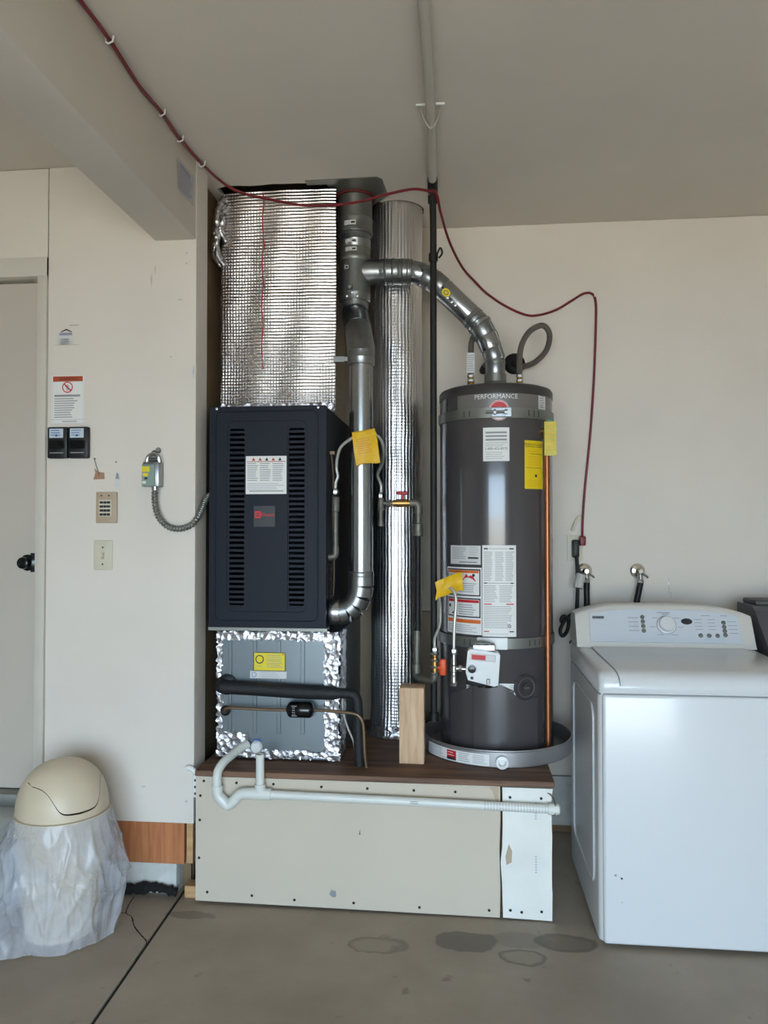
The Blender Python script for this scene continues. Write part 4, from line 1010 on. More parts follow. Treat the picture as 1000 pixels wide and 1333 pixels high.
# ================================================================== CONDENSATE DRAIN AND REFRIGERANT LINES
cd = thing('condensate_drain', (-.3, 2.775, .40), 'white plastic condensate drain pipe with trap running across the platform front', 'drain pipe')
DY = 2.772
mb = MB(); mb.tube(bez([(-.835, 2.930, .560), (-.86, 2.89, .548), (-.888, 2.82, .528), (-.902, 2.785, .505), (-.904, DY, .478), (-.903, DY, .44)], 5), .0165, 16); mb.build('trap_inlet', 'pvc', cd)
mb = MB(); mb.tube([(-.903, DY, .452), (-.903, DY, .425), (-.899, DY, .412), (-.868, DY, .382)], .021, 16); mb.build('elbow', 'pvc', cd)
mb = MB(); mb.tube([(-.872, DY, .386), (-.862, DY, .379), (-.852, DY, .386), (-.826, DY, .412)], .0205, 16); mb.build('elbow', 'pvc', cd)
mb = MB(); mb.tube([(-.832, DY, .408), (-.816, DY, .423), (-.80, DY, .426), (-.775, DY, .426)], .0205, 16); mb.build('elbow', 'pvc', cd)
mb = MB(); mb.tube([(-.778, DY, .427), (-.700, DY, .425)], .0215, 18); mb.cyl((-.742, DY, .427), (-.742, DY, .462), .0205); mb.build('tee', 'pvc', cd)
mb = MB(); mb.lathe([(.0155, 0), (.0155, .115), (.0125, .115), (.0125, .08)], (-.742, DY, .455), n=18); mb.build('vent_stub', 'pvc', cd)
run = MB(); run.tube([(-.705, DY, .425), (-.2, DY, .418), (.314, DY, .409)], .0155, 18); ro = run.build('long_run', 'pvc', cd)
Print(.5, .02).lines(0, .03, .012, 2, .006, 'print_dark', .25).build('pipe_print', lambda a, b, t: (-.19+a, DY-.0157-t, .412+b-.0175*(a)), ro)
dm = MB()
for k in range(22): dm.tube([(.075+.0105*k-.0012, DY, .4132-.0002*k), (.075+.0105*k+.0012, DY, .4132-.0002*k)], .0158, 14)
dm.build('ribbing', 'print_light', ro)
mb = MB(); mb.tube([(.296, DY, .4093), (.322, DY, .4090), (.334, DY, .4088), (.338, DY, .4088)], [.0195, .0195, .017, .010], 18); mb.build('end_cap', 'pvc', cd)
# hanger loop round the far end
mb = MB(); mb.tube(bez([(.298, 2.799, .455), (.309, 2.786, .452), (.318, 2.772, .438), (.320, 2.755, .41), (.316, 2.765, .39), (.309, 2.79, .388)], 4), .0022, 6); mb.build('wire_hanger', 'copper_dull', cd)
cpv = MB(); cpv.lathe([(.024, 0), (.024, .014), (.018, .022)], (-.800, 2.944, .548), (0, -1, 0), 20); cpv.build('drain_plug', 'white_plastic', co)

sl_ = thing('suction_line', (-.66, 2.90, .76), 'black foam insulated refrigerant line crossing the coil box and turning down', 'pipe')
LY = 2.905
mb = MB(); mb.lathe([(.040, 0), (.040, .006), (.030, .012), (.022, .014)], (-.920, CY-.008, .788), (0, -1, 0), 28); mb.build('grommet', 'rubber_black', sl_)
mb = MB(); pts = bez([(-.935, 2.935, .787), (-.932, 2.912, .786), (-.915, LY, .784), (-.80, LY, .780), (-.62, LY, .772), (-.47, LY, .770), (-.425, LY, .768), (-.407, LY, .755), (-.400, LY, .725), (-.397, LY, .62), (-.392, LY, PZ+.004)], 5)
nP = len(pts); mb.tube(pts, [.0265 if p.x < -.49 else .0195 for p in pts], 18); mb.build('foam_sleeve', 'foam_black', sl_, angle=60)
ll = thing('liquid_line', (-.60, 2.90, .69), 'thin copper refrigerant line with a black filter drier canister', 'pipe')
mb = MB(); mb.tube(bez([(-.925, 2.938, .686), (-.920, 2.915, .692), (-.905, LY-.005, .705), (-.86, LY-.008, .706), (-.74, LY-.008, .703), (-.665, LY-.008, .704)], 5), .0058, 10); mb.tube(bez([(-.572, LY-.008, .706), (-.50, LY-.018, .706), (-.415, LY-.030, .702), (-.388, LY-.032, .690), (-.374, LY-.030, .655), (-.370, LY-.026, .56), (-.364, LY-.020, PZ+.004)], 5), .0058, 10); mb.build('copper_tube', 'copper_dull', ll)
mb = MB(); mb.lathe([(.012, 0), (.026, .008), (.030, .014), (.030, .090), (.026, .098), (.012, .106)], (-.672, LY-.008, .706), (1, 0, 0), 24); dro = mb.build('filter_drier', 'black_gloss', ll)
P = Print(.02, .04, 'paper_grey').lines(.003, .017, .034, 4, .008, 'print_grey', .35); P.build('sticker', lambda a, b, t: (-.648+a, LY-.008-(.0302+t)*cos((b-.02)/.03), .706+(.0302+t)*sin((b-.02)/.03)), dro)
mb = MB(); mb.lathe([(.020, 0), (.020, .005), (.010, .012)], (-.925, CY-.008, .686), (0, -1, 0), 18); mb.build('grommet', 'rubber_black', ll)
tw = MB(); tw.tube(bez([(-.462, 2.93, .745), (-.458, 2.918, .70), (-.440, 2.915, .64), (-.418, 2.925, .58), (-.413, 2.93, .52), (-.411, 2.93, PZ+.004)], 5), .0032, 8); tag(tw.build('thermostat_wire', 'pale_pipe'), 'thin cream thermostat wire hanging beside the black insulated line', 'cable')

# ================================================================== RED EXTENSION CORD AND STAPLES
ec = thing('extension_cord', (.53, 3.60, 1.33), 'long dark red extension cord stapled along the beam and looping down to the outlet', 'cord')
cpts = [(-1.014, -2.399, 2.806), (-1.012, .5, 2.806), (-1.012, 1.60, 2.806), (-1.013, 1.88, 2.806), (-1.010, 2.09, 2.805), (-1.014, 2.30, 2.795), (-1.012, 2.48, 2.805), (-1.012, 2.65, 2.802), (-1.000, 2.85, 2.805), (-.965, 2.99, 2.795), (-.90, 3.03, 2.768), (-.80, 3.045, 2.745), (-.66, 3.05, 2.715), (-.52, 3.05, 2.707), (-.40, 3.05, 2.72), (-.30, 3.05, 2.742), (-.20, 3.05, 2.758), (-.135, 3.060, 2.752), (-.104, 3.066, 2.742), (-.088, 3.14, 2.69), (-.055, 3.30, 2.63), (.0, 3.48, 2.58), (.06, 3.57, 2.54), (.115, 3.604, 2.495), (.20, 3.606, 2.435), (.29, 3.606, 2.392), (.35, 3.606, 2.388), (.43, 3.606, 2.410), (.50, 3.606, 2.450), (.555, 3.606, 2.482), (.592, 3.606, 2.482), (.610, 3.606, 2.45), (.612, 3.606, 2.36), (.602, 3.606, 2.10), (.585, 3.606, 1.85), (.560, 3.606, 1.60), (.547, 3.60, 1.45), (.542, 3.585, 1.358)]
MB().tube(bez(cpts, 6), .0055, 8).build('cable', 'cord_red', ec)
MB().box(.528, .556, 3.565, 3.608, 1.318, 1.362, .006, 2).build('plug', 'cord_red', ec)
st_me = MB().tube([(.012, 0, .012), (.010, 0, -.004), (-.004, 0, -.010), (-.012, 0, -.004), (-.012, 0, .010)], .0028, 6).mesh('staple', 'white_plastic')
LAB = {2.09: 'pale cable staple on the beam, farthest from the foil duct', 2.48: 'pale cable staple on the beam, second farthest from the foil duct', 2.65: 'pale cable staple on the beam beside the faded paper sticker', 2.85: 'pale cable staple at the corner where beam meets alcove'}
for y, x, z in ((2.09, -1.010, 2.803), (2.48, -1.012, 2.803), (2.65, -1.012, 2.800), (2.85, -1.000, 2.803)):
    o = bpy.data.objects.new('cable_staple', st_me); COL.objects.link(o); o.location = (x, y, z); tag(o, LAB[y], 'staple', 'cable staples')
o = bpy.data.objects.new('cord_hook', MB().tube(bez([(0, .016, .004), (0, -.002, .0), (0, -.016, -.004), (0, -.018, .012)], 4), .003, 6).mesh('cord_hook', 'white_plastic')); COL.objects.link(o); o.location = (.604, 3.604, 2.468); tag(o, 'small white hook where the red cord bends down on the rear wall', 'hook')

# ================================================================== THINGS ON THE DOOR WALL
def flat_thing(P, name, fn, label, cat): return tag(P.build(name, fn, None), label, cat)
P = Print(.064, .075).rect(.0, .0, .064, .045, 'paper_grey').poly([(.012, .05), (.036, .062), (.06, .05), (.056, .048), (.036, .056), (.016, .048)], 'print_dark', 2).rect(.008, .036, .060, .046, 'print_violet', 2).rect(-.012, -.002, .088, -.001, 'print_grey').lines(.012, .05, .022, 3, .009, 'print_light', .35).rect(.048, .074, .088, .0765, 'print_grey')
flat_thing(P, 'house_sticker', onY(-1.580, WY-.0005, 2.117), 'faded little sticker with a roof outline high on the wall by the door', 'sticker')
P = Print(.134, .188, 'paper_white').rect(.006, .166, .128, .186, 'print_rust').text('WARNING', .070, .176, .016, 'print_dark', 2)
P.ring(.066, .143, .018, .022, 'print_red', 2).poly([(.048, .156), (.052, .159), (.084, .130), (.080, .127)], 'print_red', 2).disc(.064, .146, .008, 'print_light').poly([(.060, .130), (.072, .130), (.068, .142), (.062, .142)], 'print_light')
P.rect(.012, .106, .118, .114, 'print_grey').lines(.012, .108, .100, 4, .009, 'print_grey', .4).lines(.012, .095, .064, 5, .009, 'print_grey', .4).frame(.004, .0, .130, .166, .001, 'print_light').rect(.0, .016, .134, .017, 'print_grey').rect(.045, .006, .105, .012, 'print_light')
flat_thing(P, 'warning_sign', onY(-1.603, WY-.0005, 1.806), 'white warning sign with orange header and red prohibition circle', 'sign')
for k, x in enumerate((-1.606, -1.5225)):
    t = thing('wall_control', (x+.04, WY-.01, 1.669), ['black opener wall control nearer the door frame', 'black opener wall control farther from the door frame'][k], 'control', 'paired black wall controls')
    MB().box(x, x+.082, WY-.026, WY-.001, 1.669, 1.791, .006, 2).build('body', 'black', t)
    Print(.056, .036, 'lcd').lines(.006, .05, .03, 3, .009, 'print_blue', .3).poly([(.024, .006), (.034, .006), (.029, .015)], 'print_dark', 2).build('label', onY(x+.010, WY-.0262, 1.748), t)
    MB().box(x+.010, x+.072, WY-.030, WY-.025, 1.706, 1.738, .003, 1).build('push_bar', 'black_gloss', t)
    Print(.056, .006).rect(0, 0, .056, .004, 'print_grey').build('lettering', onY(x+.012, WY-.0262, 1.688), t)
sw = thing('keypad', (-1.371, WY, 1.418), 'tan wall keypad with dark button grid above the light switch', 'keypad')
MB().box(-1.413, -1.329, WY-.012, WY-.001, 1.418, 1.538, .003, 2).build('plate', 'tan_plastic', sw)
kb = MB().box(-.006, .006, -.003, .003, -.0045, .0045, .001, 1).mesh('key', 'print_dark')
MB().box(-1.400, -1.350, WY-.0135, WY-.011, 1.443, 1.508, .001, 1).build('key_frame', 'ivory', sw)
for r in range(4):
    for c in range(3): inst('key', kb, (-1.389+c*.0145, WY-.015, 1.451+r*.0155), sw)
for x in (-1.39, -1.36): MB().lathe([(.003, 0), (.003, .002)], (x, WY-.012, 1.524), (0, -1, 0), 10).build('indicator', 'print_dark', sw)
lsw = thing('light_switch', (-1.385, WY, 1.237), 'ivory toggle light switch plate below the keypad', 'light switch')
MB().box(-1.423, -1.348, WY-.007, WY-.001, 1.237, 1.352, .003, 2).build('plate', 'ivory', lsw)
MB().box(-1.392, -1.380, WY-.009, WY-.006, 1.279, 1.304).build('slot', 'tan_plastic', lsw, smooth=False)
MB().box(-1.390, -1.382, WY-.018, WY-.006, 1.288, 1.302, .002, 1).build('toggle', 'ivory', lsw)
for z in (1.259, 1.324): MB().lathe([(.0035, 0), (.003, .0015)], (-1.386, WY-.007, z), (0, -1, 0), 8).build('screw', 'print_dark', lsw)
jb = thing('disconnect_switch', (-1.175, WY, 1.553), 'grey green furnace switch box with yellow labels feeding a metal conduit', 'switch box')
MB().box(-1.209, -1.146, WY-.050, WY-.001, 1.556, 1.650, .003, 2).build('box', 'galv', jb)
MB().box(-1.211, -1.160, WY-.054, WY-.0495, 1.557, 1.640, .002, 1).build('cover', 'green_grey', jb)
mb = MB(); mb.tube(bez([(-1.202, WY-.03, 1.645), (-1.195, WY-.032, 1.672), (-1.175, WY-.032, 1.680), (-1.155, WY-.032, 1.672), (-1.150, WY-.03, 1.645)], 4), .007, 8); mb.box(-1.196, -1.156, WY-.036, WY-.028, 1.652, 1.668, .004, 1); mb.build('loop', 'galv_bright', jb)
mb = MB(); mb.tube(bez([(-1.190, WY-.015, 1.678), (-1.18, WY-.02, 1.694), (-1.168, WY-.008, 1.690), (-1.163, WY-.002, 1.700)], 4), .003, 6); mb.lathe([(.012, 0), (.009, .004)], (-1.168, WY-.001, 1.698), (0, -1, 0), 12); mb.build('tether', 'galv_dull', jb)
Print(.03, .02, 'print_yellow').build('sticker', onY(-1.210, WY-.054, 1.612), jb); Print(.02, .012, 'print_yellow').rect(.006, -.012, .018, -.004, 'print_dark').rect(-.002, -.028, .012, -.018, 'paper_white').build('sticker', onY(-1.206, WY-.054, 1.595), jb)
fc = thing('flexible_conduit', (-1.172, WY-.03, 1.40), 'ribbed metal flexible conduit sagging from the switch box to the furnace', 'conduit')
base = bez([(-1.168, WY-.028, 1.562), (-1.169, WY-.028, 1.50), (-1.155, WY-.028, 1.445), (-1.120, WY-.028, 1.407), (-1.075, WY-.028, 1.396), (-1.032, WY-.028, 1.408), (-1.010, WY-.020, 1.430), (-1.0035, WY+.018, 1.465), (-1.0035, WY+.055, 1.500), (-1.001, WY+.085, 1.522), (-.990, WY+.105, 1.532)], 24)
# resample evenly
L_ = [0]
for a, b in zip(base, base[1:]): L_.append(L_[-1]+(b-a).length)
cn = []; j = 0; NN = 240
for k in range(NN):
    t = L_[-1]*k/(NN-1)
    while j < len(base)-2 and L_[j+1] < t: j += 1
    f = (t-L_[j])/max(1e-9, L_[j+1]-L_[j]); cn.append(base[j].lerp(base[j+1], f))
MB().tube(cn, [(.0088, .0102, .0125, .0130, .0125, .0102)[k % 6] for k in range(NN)], 12).build('ribbed_tube', 'galv_dull', fc, angle=80)
MB().lathe([(.014, 0), (.014, .016)], (-1.168, WY-.028, 1.543), n=12).build('connector', 'galv_bright', fc)
o = Print(.046, .044).poly([(.0, .0), (.046, .002), (.045, .026), (.022, .030), (.004, .044), (.008, .026)], 'tape_brown').build('paper_scrap', onY(-1.429, WY-.0005, 1.587), None); tag(o, 'torn brown paper scrap left on the wall above the keypad', 'paper scrap')
mb = MB(); mb.tube(bez([(-1.424, WY-.004, 1.668), (-1.415, WY-.006, 1.64), (-1.408, WY-.006, 1.62), (-1.405, WY-.003, 1.60)], 4), .0015, 6); mb.lathe([(.004, 0), (.003, .006)], (-1.424, WY-.0005, 1.668), (0, -1, 0), 8); tag(mb.build('wall_anchor', 'galv_dull'), 'thin wire end on a nail beside the black wall controls', 'wire')
o = Print(.03, .08).poly([(.0, .0), (.024, -.004), (.026, .03), (.020, .052), (.006, .05), (.002, .03)], 'paper_grey').poly([(.004, .03), (.02, .028), (.016, .05), (.008, .054)], 'print_grey', 2).build('tape_scrap', onY(-1.343, WY-.0005, 1.560), None)
Print(.01, .01).disc(.006, .095, .004, 'print_grey').build('scuff', onY(-1.343, WY-.0005, 1.560), wall_left)
tag(o, 'grey torn patch on the wall to the right of the brown scrap', 'patch')
o = Print(.12, .10, None)
o.poly([(0, 0), (.16, .0), (.16, .115), (.0, .115)], 'print_light').lines(.01, .14, .10, 8, .012, 'print_violet', .5, 2).rect(.02, .09, .12, .10, 'print_grey', 3)
oo = o.build('paper_notice', lambda a, b, t: (-1.0215+t, 2.655+a, 2.625+b), None); tag(oo, 'faded violet printed notice stuck on the side of the beam', 'sticker')

# ================================================================== OUTLET, VALVES, CORDS BEHIND THE WASHER
ou = thing('wall_outlet', (.512, RY, 1.25), 'pale wall outlet with plugs in it behind the washer', 'outlet')
MB().box(.478, .550, RY-.007, RY-.001, 1.247, 1.365, .003, 2).build('plate', 'ivory', ou)
for z in (1.283, 1.330): MB().box(.498, .530, RY-.010, RY-.006, z-.014, z+.014, .004, 2).build('socket', 'tan_plastic', ou)
bc = thing('power_cord', (.512, 3.58, .90), 'black washer power cord plugged in below the red plug', 'cord')
MB().box(.496, .526, 3.560, 3.609, 1.262, 1.345, .008, 2).build('plug', 'rubber_black', bc)
MB().tube(bez([(.513, 3.565, 1.275), (.515, 3.560, 1.22), (.516, 3.56, 1.12), (.512, 3.56, 1.03), (.505, 3.55, .93), (.48, 3.53, .88)], 5), .009, 10).build('cable', 'rubber_black', bc)
cc2 = MB(); cc2.tube(bez([(.505, 3.50, 1.03), (.455, 3.47, 1.00), (.425, 3.45, .955), (.432, 3.44, .925), (.455, 3.45, .95), (.460, 3.46, 1.0), (.43, 3.47, .985), (.445, 3.47, 1.01), (.50, 3.49, .96)], 5), .008, 8)
cc2.build('slack_loop', 'rubber_black', bc)
mb = MB(); mb.tube(bez([(.50, 3.60, 1.385), (.512, 3.60, 1.42), (.528, 3.60, 1.45), (.538, 3.60, 1.455)], 4), .006, 8); tag(mb.build('cable_tie', 'ivory'), 'short ivory cable tail poking out above the wall outlet', 'cable')
def valve(x, z, label, k):
    t = thing('laundry_valve', (x, RY, z-.06), label, 'valve', 'laundry supply valves')
    MB().lathe([(.034, 0), (.034, .002), (.026, .012), (.012, .016), (.010, .05)], (x, RY-.001, z), (0, -1, 0), 24).build('escutcheon', 'plumbing_chrome', t)
    mb = MB(); mb.lathe([(.013, 0), (.013, .03), (.009, .035)], (x, RY-.035, z), (0, -1, 0), 12); mb.tube([(x, RY-.05, z), (x+.002, RY-.055, z-.035)], .011, 12); mb.tube([(x, RY-.05, z), (x+.026, RY-.06, z-.020), (x+.034, RY-.06, z-.028)], .005, 8); mb.build('body', 'plumbing_chrome', t)
    MB().lathe([(.0145, 0), (.0145, .016)], (x+.002, RY-.055, z-.052), n=8).build('hose_nut', 'nickel', t)
    dx = -.02 if k else .0
    MB().tube(bez([(x+.002, RY-.055, z-.05), (x+dx*.4, RY-.062, z-.09), (x+dx, RY-.068, z-.16), (x+dx, RY-.075, z-.30), (x+dx, RY-.08, z-.42)], 5), .0135, 12).build('hose', 'rubber_black', t)
valve(.556, 1.203, 'chrome laundry valve with black hose next to the wall outlet', 0)
valve(.793, 1.203, 'chrome laundry valve with black hose behind the middle of the washer', 1)
mb = MB(); mb.tube(bez([(.528, 3.53, 1.19), (.518, 3.525, 1.16), (.512, 3.52, 1.13)], 3), .022, 10); tag(mb.build('pipe_wrap', 'pale_pipe'), 'pale crumpled wrap around the black cord by the outlet', 'wrap')
mk = Print(.02, .1).rect(.0, .02, .003, .09, 'print_light').rect(.010, .0, .012, .03, 'print_light').poly([(-.003, .06), (.004, .06), (.004, .075), (-.003, .075)], 'print_white', 2).build('wall_scuff', onY(.93, RY-.0005, 1.08), None); tag(mk, 'short pale vertical scuff mark on the rear wall above the washer', 'scuff')

# ================================================================== WASHER AND DRYER
WX0, WX1, WF, WB_ = .452, 1.138, 2.655, 3.33
ws = thing('washing_machine', (.795, 3.0, 0), 'white top-loading washing machine with grey control console', 'washer')
mb = MB()
# body with rounded front vertical corners
mb.slab([(WX0, WB_), (WX1, WB_)] + [(WX1-.03+.03*cos(rad(a)), WF+.03-.03*sin(rad(a))) for a in range(0, 91, 15)] + [(WX0+.03-.03*sin(rad(a)), WF+.03-.03*cos(rad(a))) for a in range(0, 91, 15)], [], fZ, .018, .838)
body = mb.build('body', 'appliance_white', ws, angle=40)
fpn = MB().box(WX0+.012, WX1-.012, WF-.012, WF+.02, .014, .842, .012, 4); fpn.build('front_panel', 'appliance_white', ws)
sp_ = MB().box(WX0+.010, WX1-.010, WF+.012, WB_-.01, .836, .848); sp_.build('seam', 'appliance_white', ws, smooth=False)
# pressed frame on the visible side
pf = MB(); pf.tube([(WX0-.001, y, z) for y, z in rrect(WF+.10, .16, WB_-.10, .78, .05, 5)], .005, 8, closed=True); pf.build('side_pressing', 'appliance_white', ws)
# top cover: profile swept in X, front lip rounded, sloping slightly up to the console
prof = [(WF-.010, .846), (WF-.016, .862), (WF-.0152, .8715), (WF-.012, .892), (WF+.004, .910), (WF+.03, .917), (WF+.30, .921), (WB_-.16, .925), (WB_, .925), (WB_, .846)]
dip = [(0, 0), (0, 0), (0, 0), (.010, 0), (.008, -.008), (0, -.011), (0, -.011), (0, -.011), (0, 0), (0, 0)]   # recess the lid sits in
edge = [.0144, .0144, .0144, .0132, .0096, .006, .0024, 0, 0, 0]
mb = MB(); nn_ = len(prof); V = []
cols = [(WX0, .012, None, 0), (WX0+.006, .004, None, 0), (WX0+.02, 0, None, 0), (.5028, 0, 1, 0), (.5030, 0, 1, 1), (1.0870, 0, -1, 1), (1.0872, 0, -1, 0), (WX1-.02, 0, None, 0), (WX1-.006, .004, None, 0), (WX1, .012, None, 0)]
for x, s_, sd_, low_ in cols:
    for k, (y, z) in enumerate(prof):
        xx = x if sd_ is None else x+sd_*edge[k]
        V.append((xx, y+(s_ if y < WF+.02 else 0)+low_*dip[k][0], z-(s_ if z > .9 else 0)+low_*dip[k][1]))
nc_ = len(cols)
F = [(i*nn_+k, i*nn_+(k+1) % nn_, (i+1)*nn_+(k+1) % nn_, (i+1)*nn_+k) for i in range(nc_-1) for k in range(nn_)]
F += [tuple(range(nn_)), tuple(reversed(range((nc_-1)*nn_, nc_*nn_)))]
mb.add(V, F); mb.build('top_cover', 'appliance_white', ws, angle=50)
# lid: wraps over the front lip, an open gap round it
def lid_sweep(x0, x1, lift, grow):
    pr = [(3.118+grow, .9245+lift), (WF+.30, .9205+lift), (WF+.03, .9165+lift), (WF+.004, .909+lift), (WF-.014-lift*.7, .893+lift*.4), (WF-.0185-lift, .874-grow)]
    ins = [0, .004, .010, .016, .022, .024]
    V = []
    for k in range(len(pr)):
        y, z = pr[k]
        for f in range(9):
            t = f/8; V.append((x0+ins[k]*.6-grow+(x1-x0-1.2*ins[k]+2*grow)*t, y-.006*(1-(2*t-1)**2)*(k > 2), z-.004*(1-(2*t-1)**2)*(k == 5)))
    n_ = len(V); V += [(x, y, z-.012) for x, y, z in V[:45]]+[(x, y+.012, z-.002) for x, y, z in V[45:54]]
    F = []
    for b_ in (0, n_):
        F += [(b_+k*9+f, b_+k*9+f+1, b_+(k+1)*9+f+1, b_+(k+1)*9+f) for k in range(5) for f in range(8)]
    for k in range(5):
        for f in (0, 8): F.append((k*9+f, (k+1)*9+f, n_+(k+1)*9+f, n_+k*9+f))
    for f in range(8):
        for k in (0, 5): F.append((k*9+f, k*9+f+1, n_+k*9+f+1, n_+k*9+f))
    return MB().add(V, F)
lid_sweep(.506, 1.084, .006, 0).build('lid', 'appliance_white', ws, angle=50)
# console: curved top edge, sloping face
def arcz(x): t = (x-WX0)/(WX1-WX0); return 1.052+.040*(1-(2*t-1)**4)-.004*t
cs = MB(); nC = 24; V = []
for i in range(nC+1):
    x = WX0+(WX1-WX0)*i/nC; zt = arcz(x)
    e = 0 if 0 < i < nC else .008
    V += [(x, 3.125+e, .925), (x, 3.135+e, .940), (x, 3.135+(zt-.950)*.5+e, zt-.010), (x, 3.152+(zt-.950)*.5, zt), (x, WB_-.01, zt-.004), (x, WB_, .925)]
F = [(i*6+k, i*6+(k+1) % 6, (i+1)*6+(k+1) % 6, (i+1)*6+k) for i in range(nC) for k in range(6)]+[tuple(range(6)), tuple(reversed(range(nC*6, nC*6+6)))]
cs.add(V, F); con = cs.build('console', 'console_trim', ws, angle=50)
def face(u, v, t):     # u metres along X from WX0, v metres up the sloping face
    d_ = Vector((0, .5, 1)).normalized(); nrm = Vector((0, -1, .5)).normalized()
    pz = Vector((WX0+u, 3.135, .940))+d_*v+nrm*t
    return tuple(pz)
P = Print(.6, .13); Wc = WX1-WX0
pts = [(.052, .006), (Wc-.052, .006)] + [(Wc-.056-(Wc-.112)*k/12, (arcz(WX1-.056-(Wc-.112)*k/12)-.022-.940)*1.118) for k in range(13)]
MB().slab(pts, [], face, .0, .005).build('panel_plate', 'console_grey', con, smooth=False)
P.poly(pts, 'console_grey', 2)
P.rect(.066, .102, .112, .113, 'print_dark', 4); P.text('MAYTAG', .089, .1075, .0105, 'print_light', 5)
for k in range(4): P.rect(.205, .106-k*.018, .245, .1085-k*.018, 'print_grey', 4)
for k in range(3): P.rect(.225, .097-k*.018, .240, .099-k*.018, 'print_light', 4)
for k in range(7):
    a = rad(-60+50*k); P.rect(.352+.055*cos(a)-.012, .078+.046*sin(a)-.001, .352+.055*cos(a)+.012, .078+.046*sin(a)+.001, 'print_grey', 4)
P.rect(.32, .128, .372, .131, 'print_grey', 4)
P.poly([(.432+.022*cos(rad(a)), .094+.013*sin(rad(a))) for a in range(0, 360, 20)], 'print_dark', 4)
for k in range(4):
    P.rect(.462, .102-k*.014, .490, .104-k*.014, 'print_grey', 4); P.rect(.512, .102-k*.014, .540, .104-k*.014, 'print_grey', 4); P.rect(.588, .094-k*.016, .622, .096-k*.016, 'print_grey', 4)
P.rect(.49, .118, .525, .1205, 'print_grey', 4); P.rect(.565, .118, .59, .1205, 'print_grey', 4)
P.build('control_panel', lambda a, b, t: face(a, b, t+.004), con, thick=.0006)
dl = MB(); dl.lathe([(.036, 0), (.036, .004), (.032, .006), (.030, .006), (.030, .022), (.027, .026), (.010, .027)], face(.352, .078, .0055), (0, -1, .5), 32); dl.build('dial', 'appliance_white', con)
MB().lathe([(.038, 0), (.038, .003), (.030, .003)], face(.352, .078, .0055), (0, -1, .5), 32, cap=False).build('dial_ring', 'print_grey', con)
bt = MB().lathe([(.0085, 0), (.0085, .004), (.006, .006)], (0, 0, 0), (0, -1, .5), 12).mesh('button', 'galv_dull')
for u, v in [(.262, .110-.019*k) for k in range(4)]+[(.478, .036), (.510, .036), (.542, .036)]+[(.572, .090-.017*k) for k in range(4)]: inst('button', bt, face(u, v, .006), con)
for x in (WX0+.05, WX1-.05): MB().box(x-.02, x+.02, WF+.03, WF+.07, 0, .02, .004, 1).build('foot', 'rubber_black', ws)
for x in (WX0+.05, WX1-.05): MB().box(x-.02, x+.02, WB_-.08, WB_-.04, 0, .02, .004, 1).build('foot', 'rubber_black', ws)
Print(.1, .1).disc(0, 0, .004, 'print_grey').disc(.02, -.01, .0035, 'print_dark').disc(.016, -.006, .003, 'print_light').disc(.02, -.088, .003, 'print_light').build('chip', onY(WX0+.05, WF-.0122, .245), ws)

dy = thing('dryer', (1.52, 3.0, 0), 'dark grey appliance standing to the right of the white washer', 'dryer')
MB().box(1.165, 1.85, 2.70, 3.38, .018, .90, .012, 3).build('body', 'dark_appliance', dy)
mb = MB(); V = []
for x in (1.162, 1.85): V += [(x, 3.06, .90), (x, 3.08, .935), (x, 3.22, 1.068), (x, 3.25, 1.085), (x, 3.42, 1.085), (x, 3.42, .90)]
mb.add(V, [(k, (k+1) % 6, 6+(k+1) % 6, 6+k) for k in range(6)]+[tuple(range(6)), tuple(range(6, 12))]); mb.build('console', 'dark_appliance', dy, smooth=False)
MB().box(1.18, 1.84, 3.26, 3.41, 1.084, 1.105, .006, 2).build('rear_trim', 'dark_appliance_top', dy)
for x in (1.21, 1.80):
    for y in (2.76, 3.32): MB().box(x-.02, x+.02, y-.02, y+.02, 0, .02, .004, 1).build('foot', 'rubber_black', dy)

# ================================================================== TRASH BIN AND ITS CLEAR BAG
BX, BY = -1.402, 2.590
tb = thing('trash_bin', (BX, BY, 0), 'beige round swing-top trash bin standing inside a clear plastic bag', 'trash bin')
MB().lathe([(.118, .0), (.122, .004), (.150, .38), (.156, .385), (.156, .392)], (BX, BY, 0), n=48).build('bucket', 'bin_beige', tb)
# swing flap: a raised shell whose flared U outline is edged by a dark gap
MB().lathe([(.146, 0), (.158, 0), (.160, .006), (.158, .023), (.150, .025), (.1495, .032)], (BX, BY, .388), n=56, cap=False).build('lid_rim', 'bin_beige', tb)
FA = rad(-40)
def dome_pt(sx, h, lift=0.0):
    rr = (.154+lift)*max(0.0, 1-h*h)**.425; sx = max(-rr, min(rr, sx*.154)); f = math.sqrt(max(0, rr*rr-sx*sx))
    return (BX+f*cos(FA)-sx*sin(FA), BY+f*sin(FA)+sx*cos(FA), .418+(.168+lift)*h)
def edge_h(sx): a_ = abs(sx); return .10+.50/(1+math.exp(-(a_-.52)/.055))+.05*a_
def back_pt(sx, h): x, y, z = dome_pt(sx, h); f_ = (x-BX)*cos(FA)+(y-BY)*sin(FA); return (x-2*f_*cos(FA), y-2*f_*sin(FA), z)
def top_h(sx): return math.sqrt(max(0.0, 1-min(1, abs(sx))**(1/.425)))
def slot_w(sx): return .008+.030*max(0, 1-abs(sx)/.8)**.7
SE = .775
nS = 120; SX = [sin(PI*(k/nS-.5)) for k in range(nS+1)]
dm_ = MB(); nH = 16
def sheet(mb, cols):
    n_ = len(cols[0]); V = [p for c in cols for p in c]
    mb.add(V, [(i*n_+j, (i+1)*n_+j, (i+1)*n_+j+1, i*n_+j+1) for i in range(len(cols)-1) for j in range(n_-1)])
ease = lambda t: 1-(1-t)**2
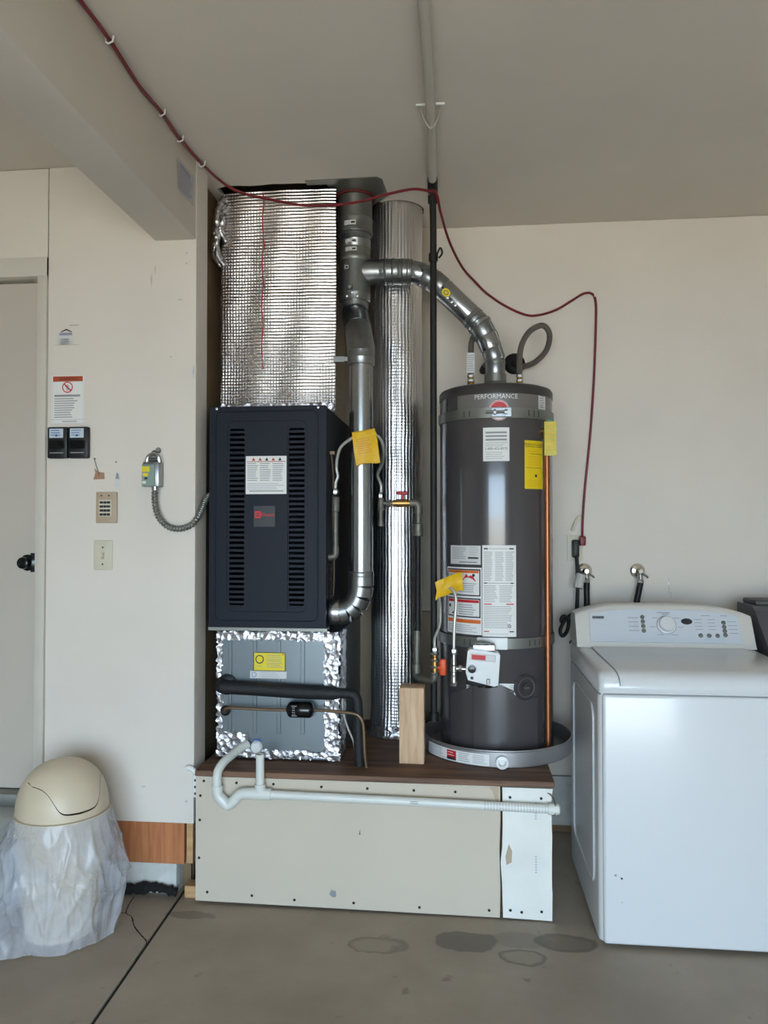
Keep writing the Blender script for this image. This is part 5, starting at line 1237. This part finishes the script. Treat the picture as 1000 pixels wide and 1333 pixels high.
sheet(dm_, [[back_pt(sx, top_h(sx)*ease(j/nH)) for j in range(nH+1)] for sx in SX])
sheet(dm_, [[dome_pt(sx, (min(edge_h(sx), top_h(sx)) if abs(sx) < SE else top_h(sx))*ease(j/nH)) for j in range(nH+1)] for sx in SX])
dm_.build('lid', 'bin_beige', tb, angle=60)
fl_ = MB(); sf = [-SE+.006+(2*SE-.012)*k/60 for k in range(61)]
sheet(fl_, [[dome_pt(sx, h0+(max(h0, top_h(sx))-h0)*ease(j/nH), 0.0) for j in range(nH+1)] for sx in sf for h0 in (edge_h(sx)+slot_w(sx),)])
fl_.build('swing_flap', 'bin_beige', tb, angle=70)

bag = MB(); n = 160; m = 46; V = []
from mathutils import noise
n = 240; m = 70
def ridge(x, y, z): return (1-abs(noise.noise(Vector((x, y, z)))))**5
for j in range(m+1):
    v = j/m; z = .410*(1-v)+.003*v
    for i in range(n):
        a = 2*PI*i/n; ca, sa = cos(a), sin(a)
        R_ = .160+.034*math.sin(min(1, v*1.4)*PI/2)
        R_ += .030*max(0, ca)**2*math.exp(-((v-.5)/.3)**2)
        R_ += .060*max(0, cos(a-PI))**1.5*math.sin(min(1, v*1.3)*PI/2)
        R_ += .050*max(0, cos(a+rad(128)))**14*v**3
        k_ = min(1, v*2.5)*(1-.6*v**5)
        R_ += k_*(.018*(ridge(2.6*ca+1.5*v, 2.6*sa, 1.3*v)-.4)+.009*(ridge(5*ca-2*v, 5*sa+1.2*v, 1.6*v+7)-.4)+.004*(ridge(10*ca-2*v, 10*sa, 2*v+3)-.4))
        y_ = BY+R_*sa
        x_ = BX+R_*ca
        if y_ > 2.535: x_ = max(x_, -1.654)
        V.append((x_, min(y_, WY-.004), z+.003*v*(1+sin(7*a))))
bag.add(V, [(j*n+i, j*n+(i+1) % n, (j+1)*n+(i+1) % n, (j+1)*n+i) for j in range(m) for i in range(n)])
bo = bag.build('plastic_bag', 'clear_bag', angle=180); tag(bo, 'wrinkled clear plastic bag pulled up around the beige bin', 'bag')
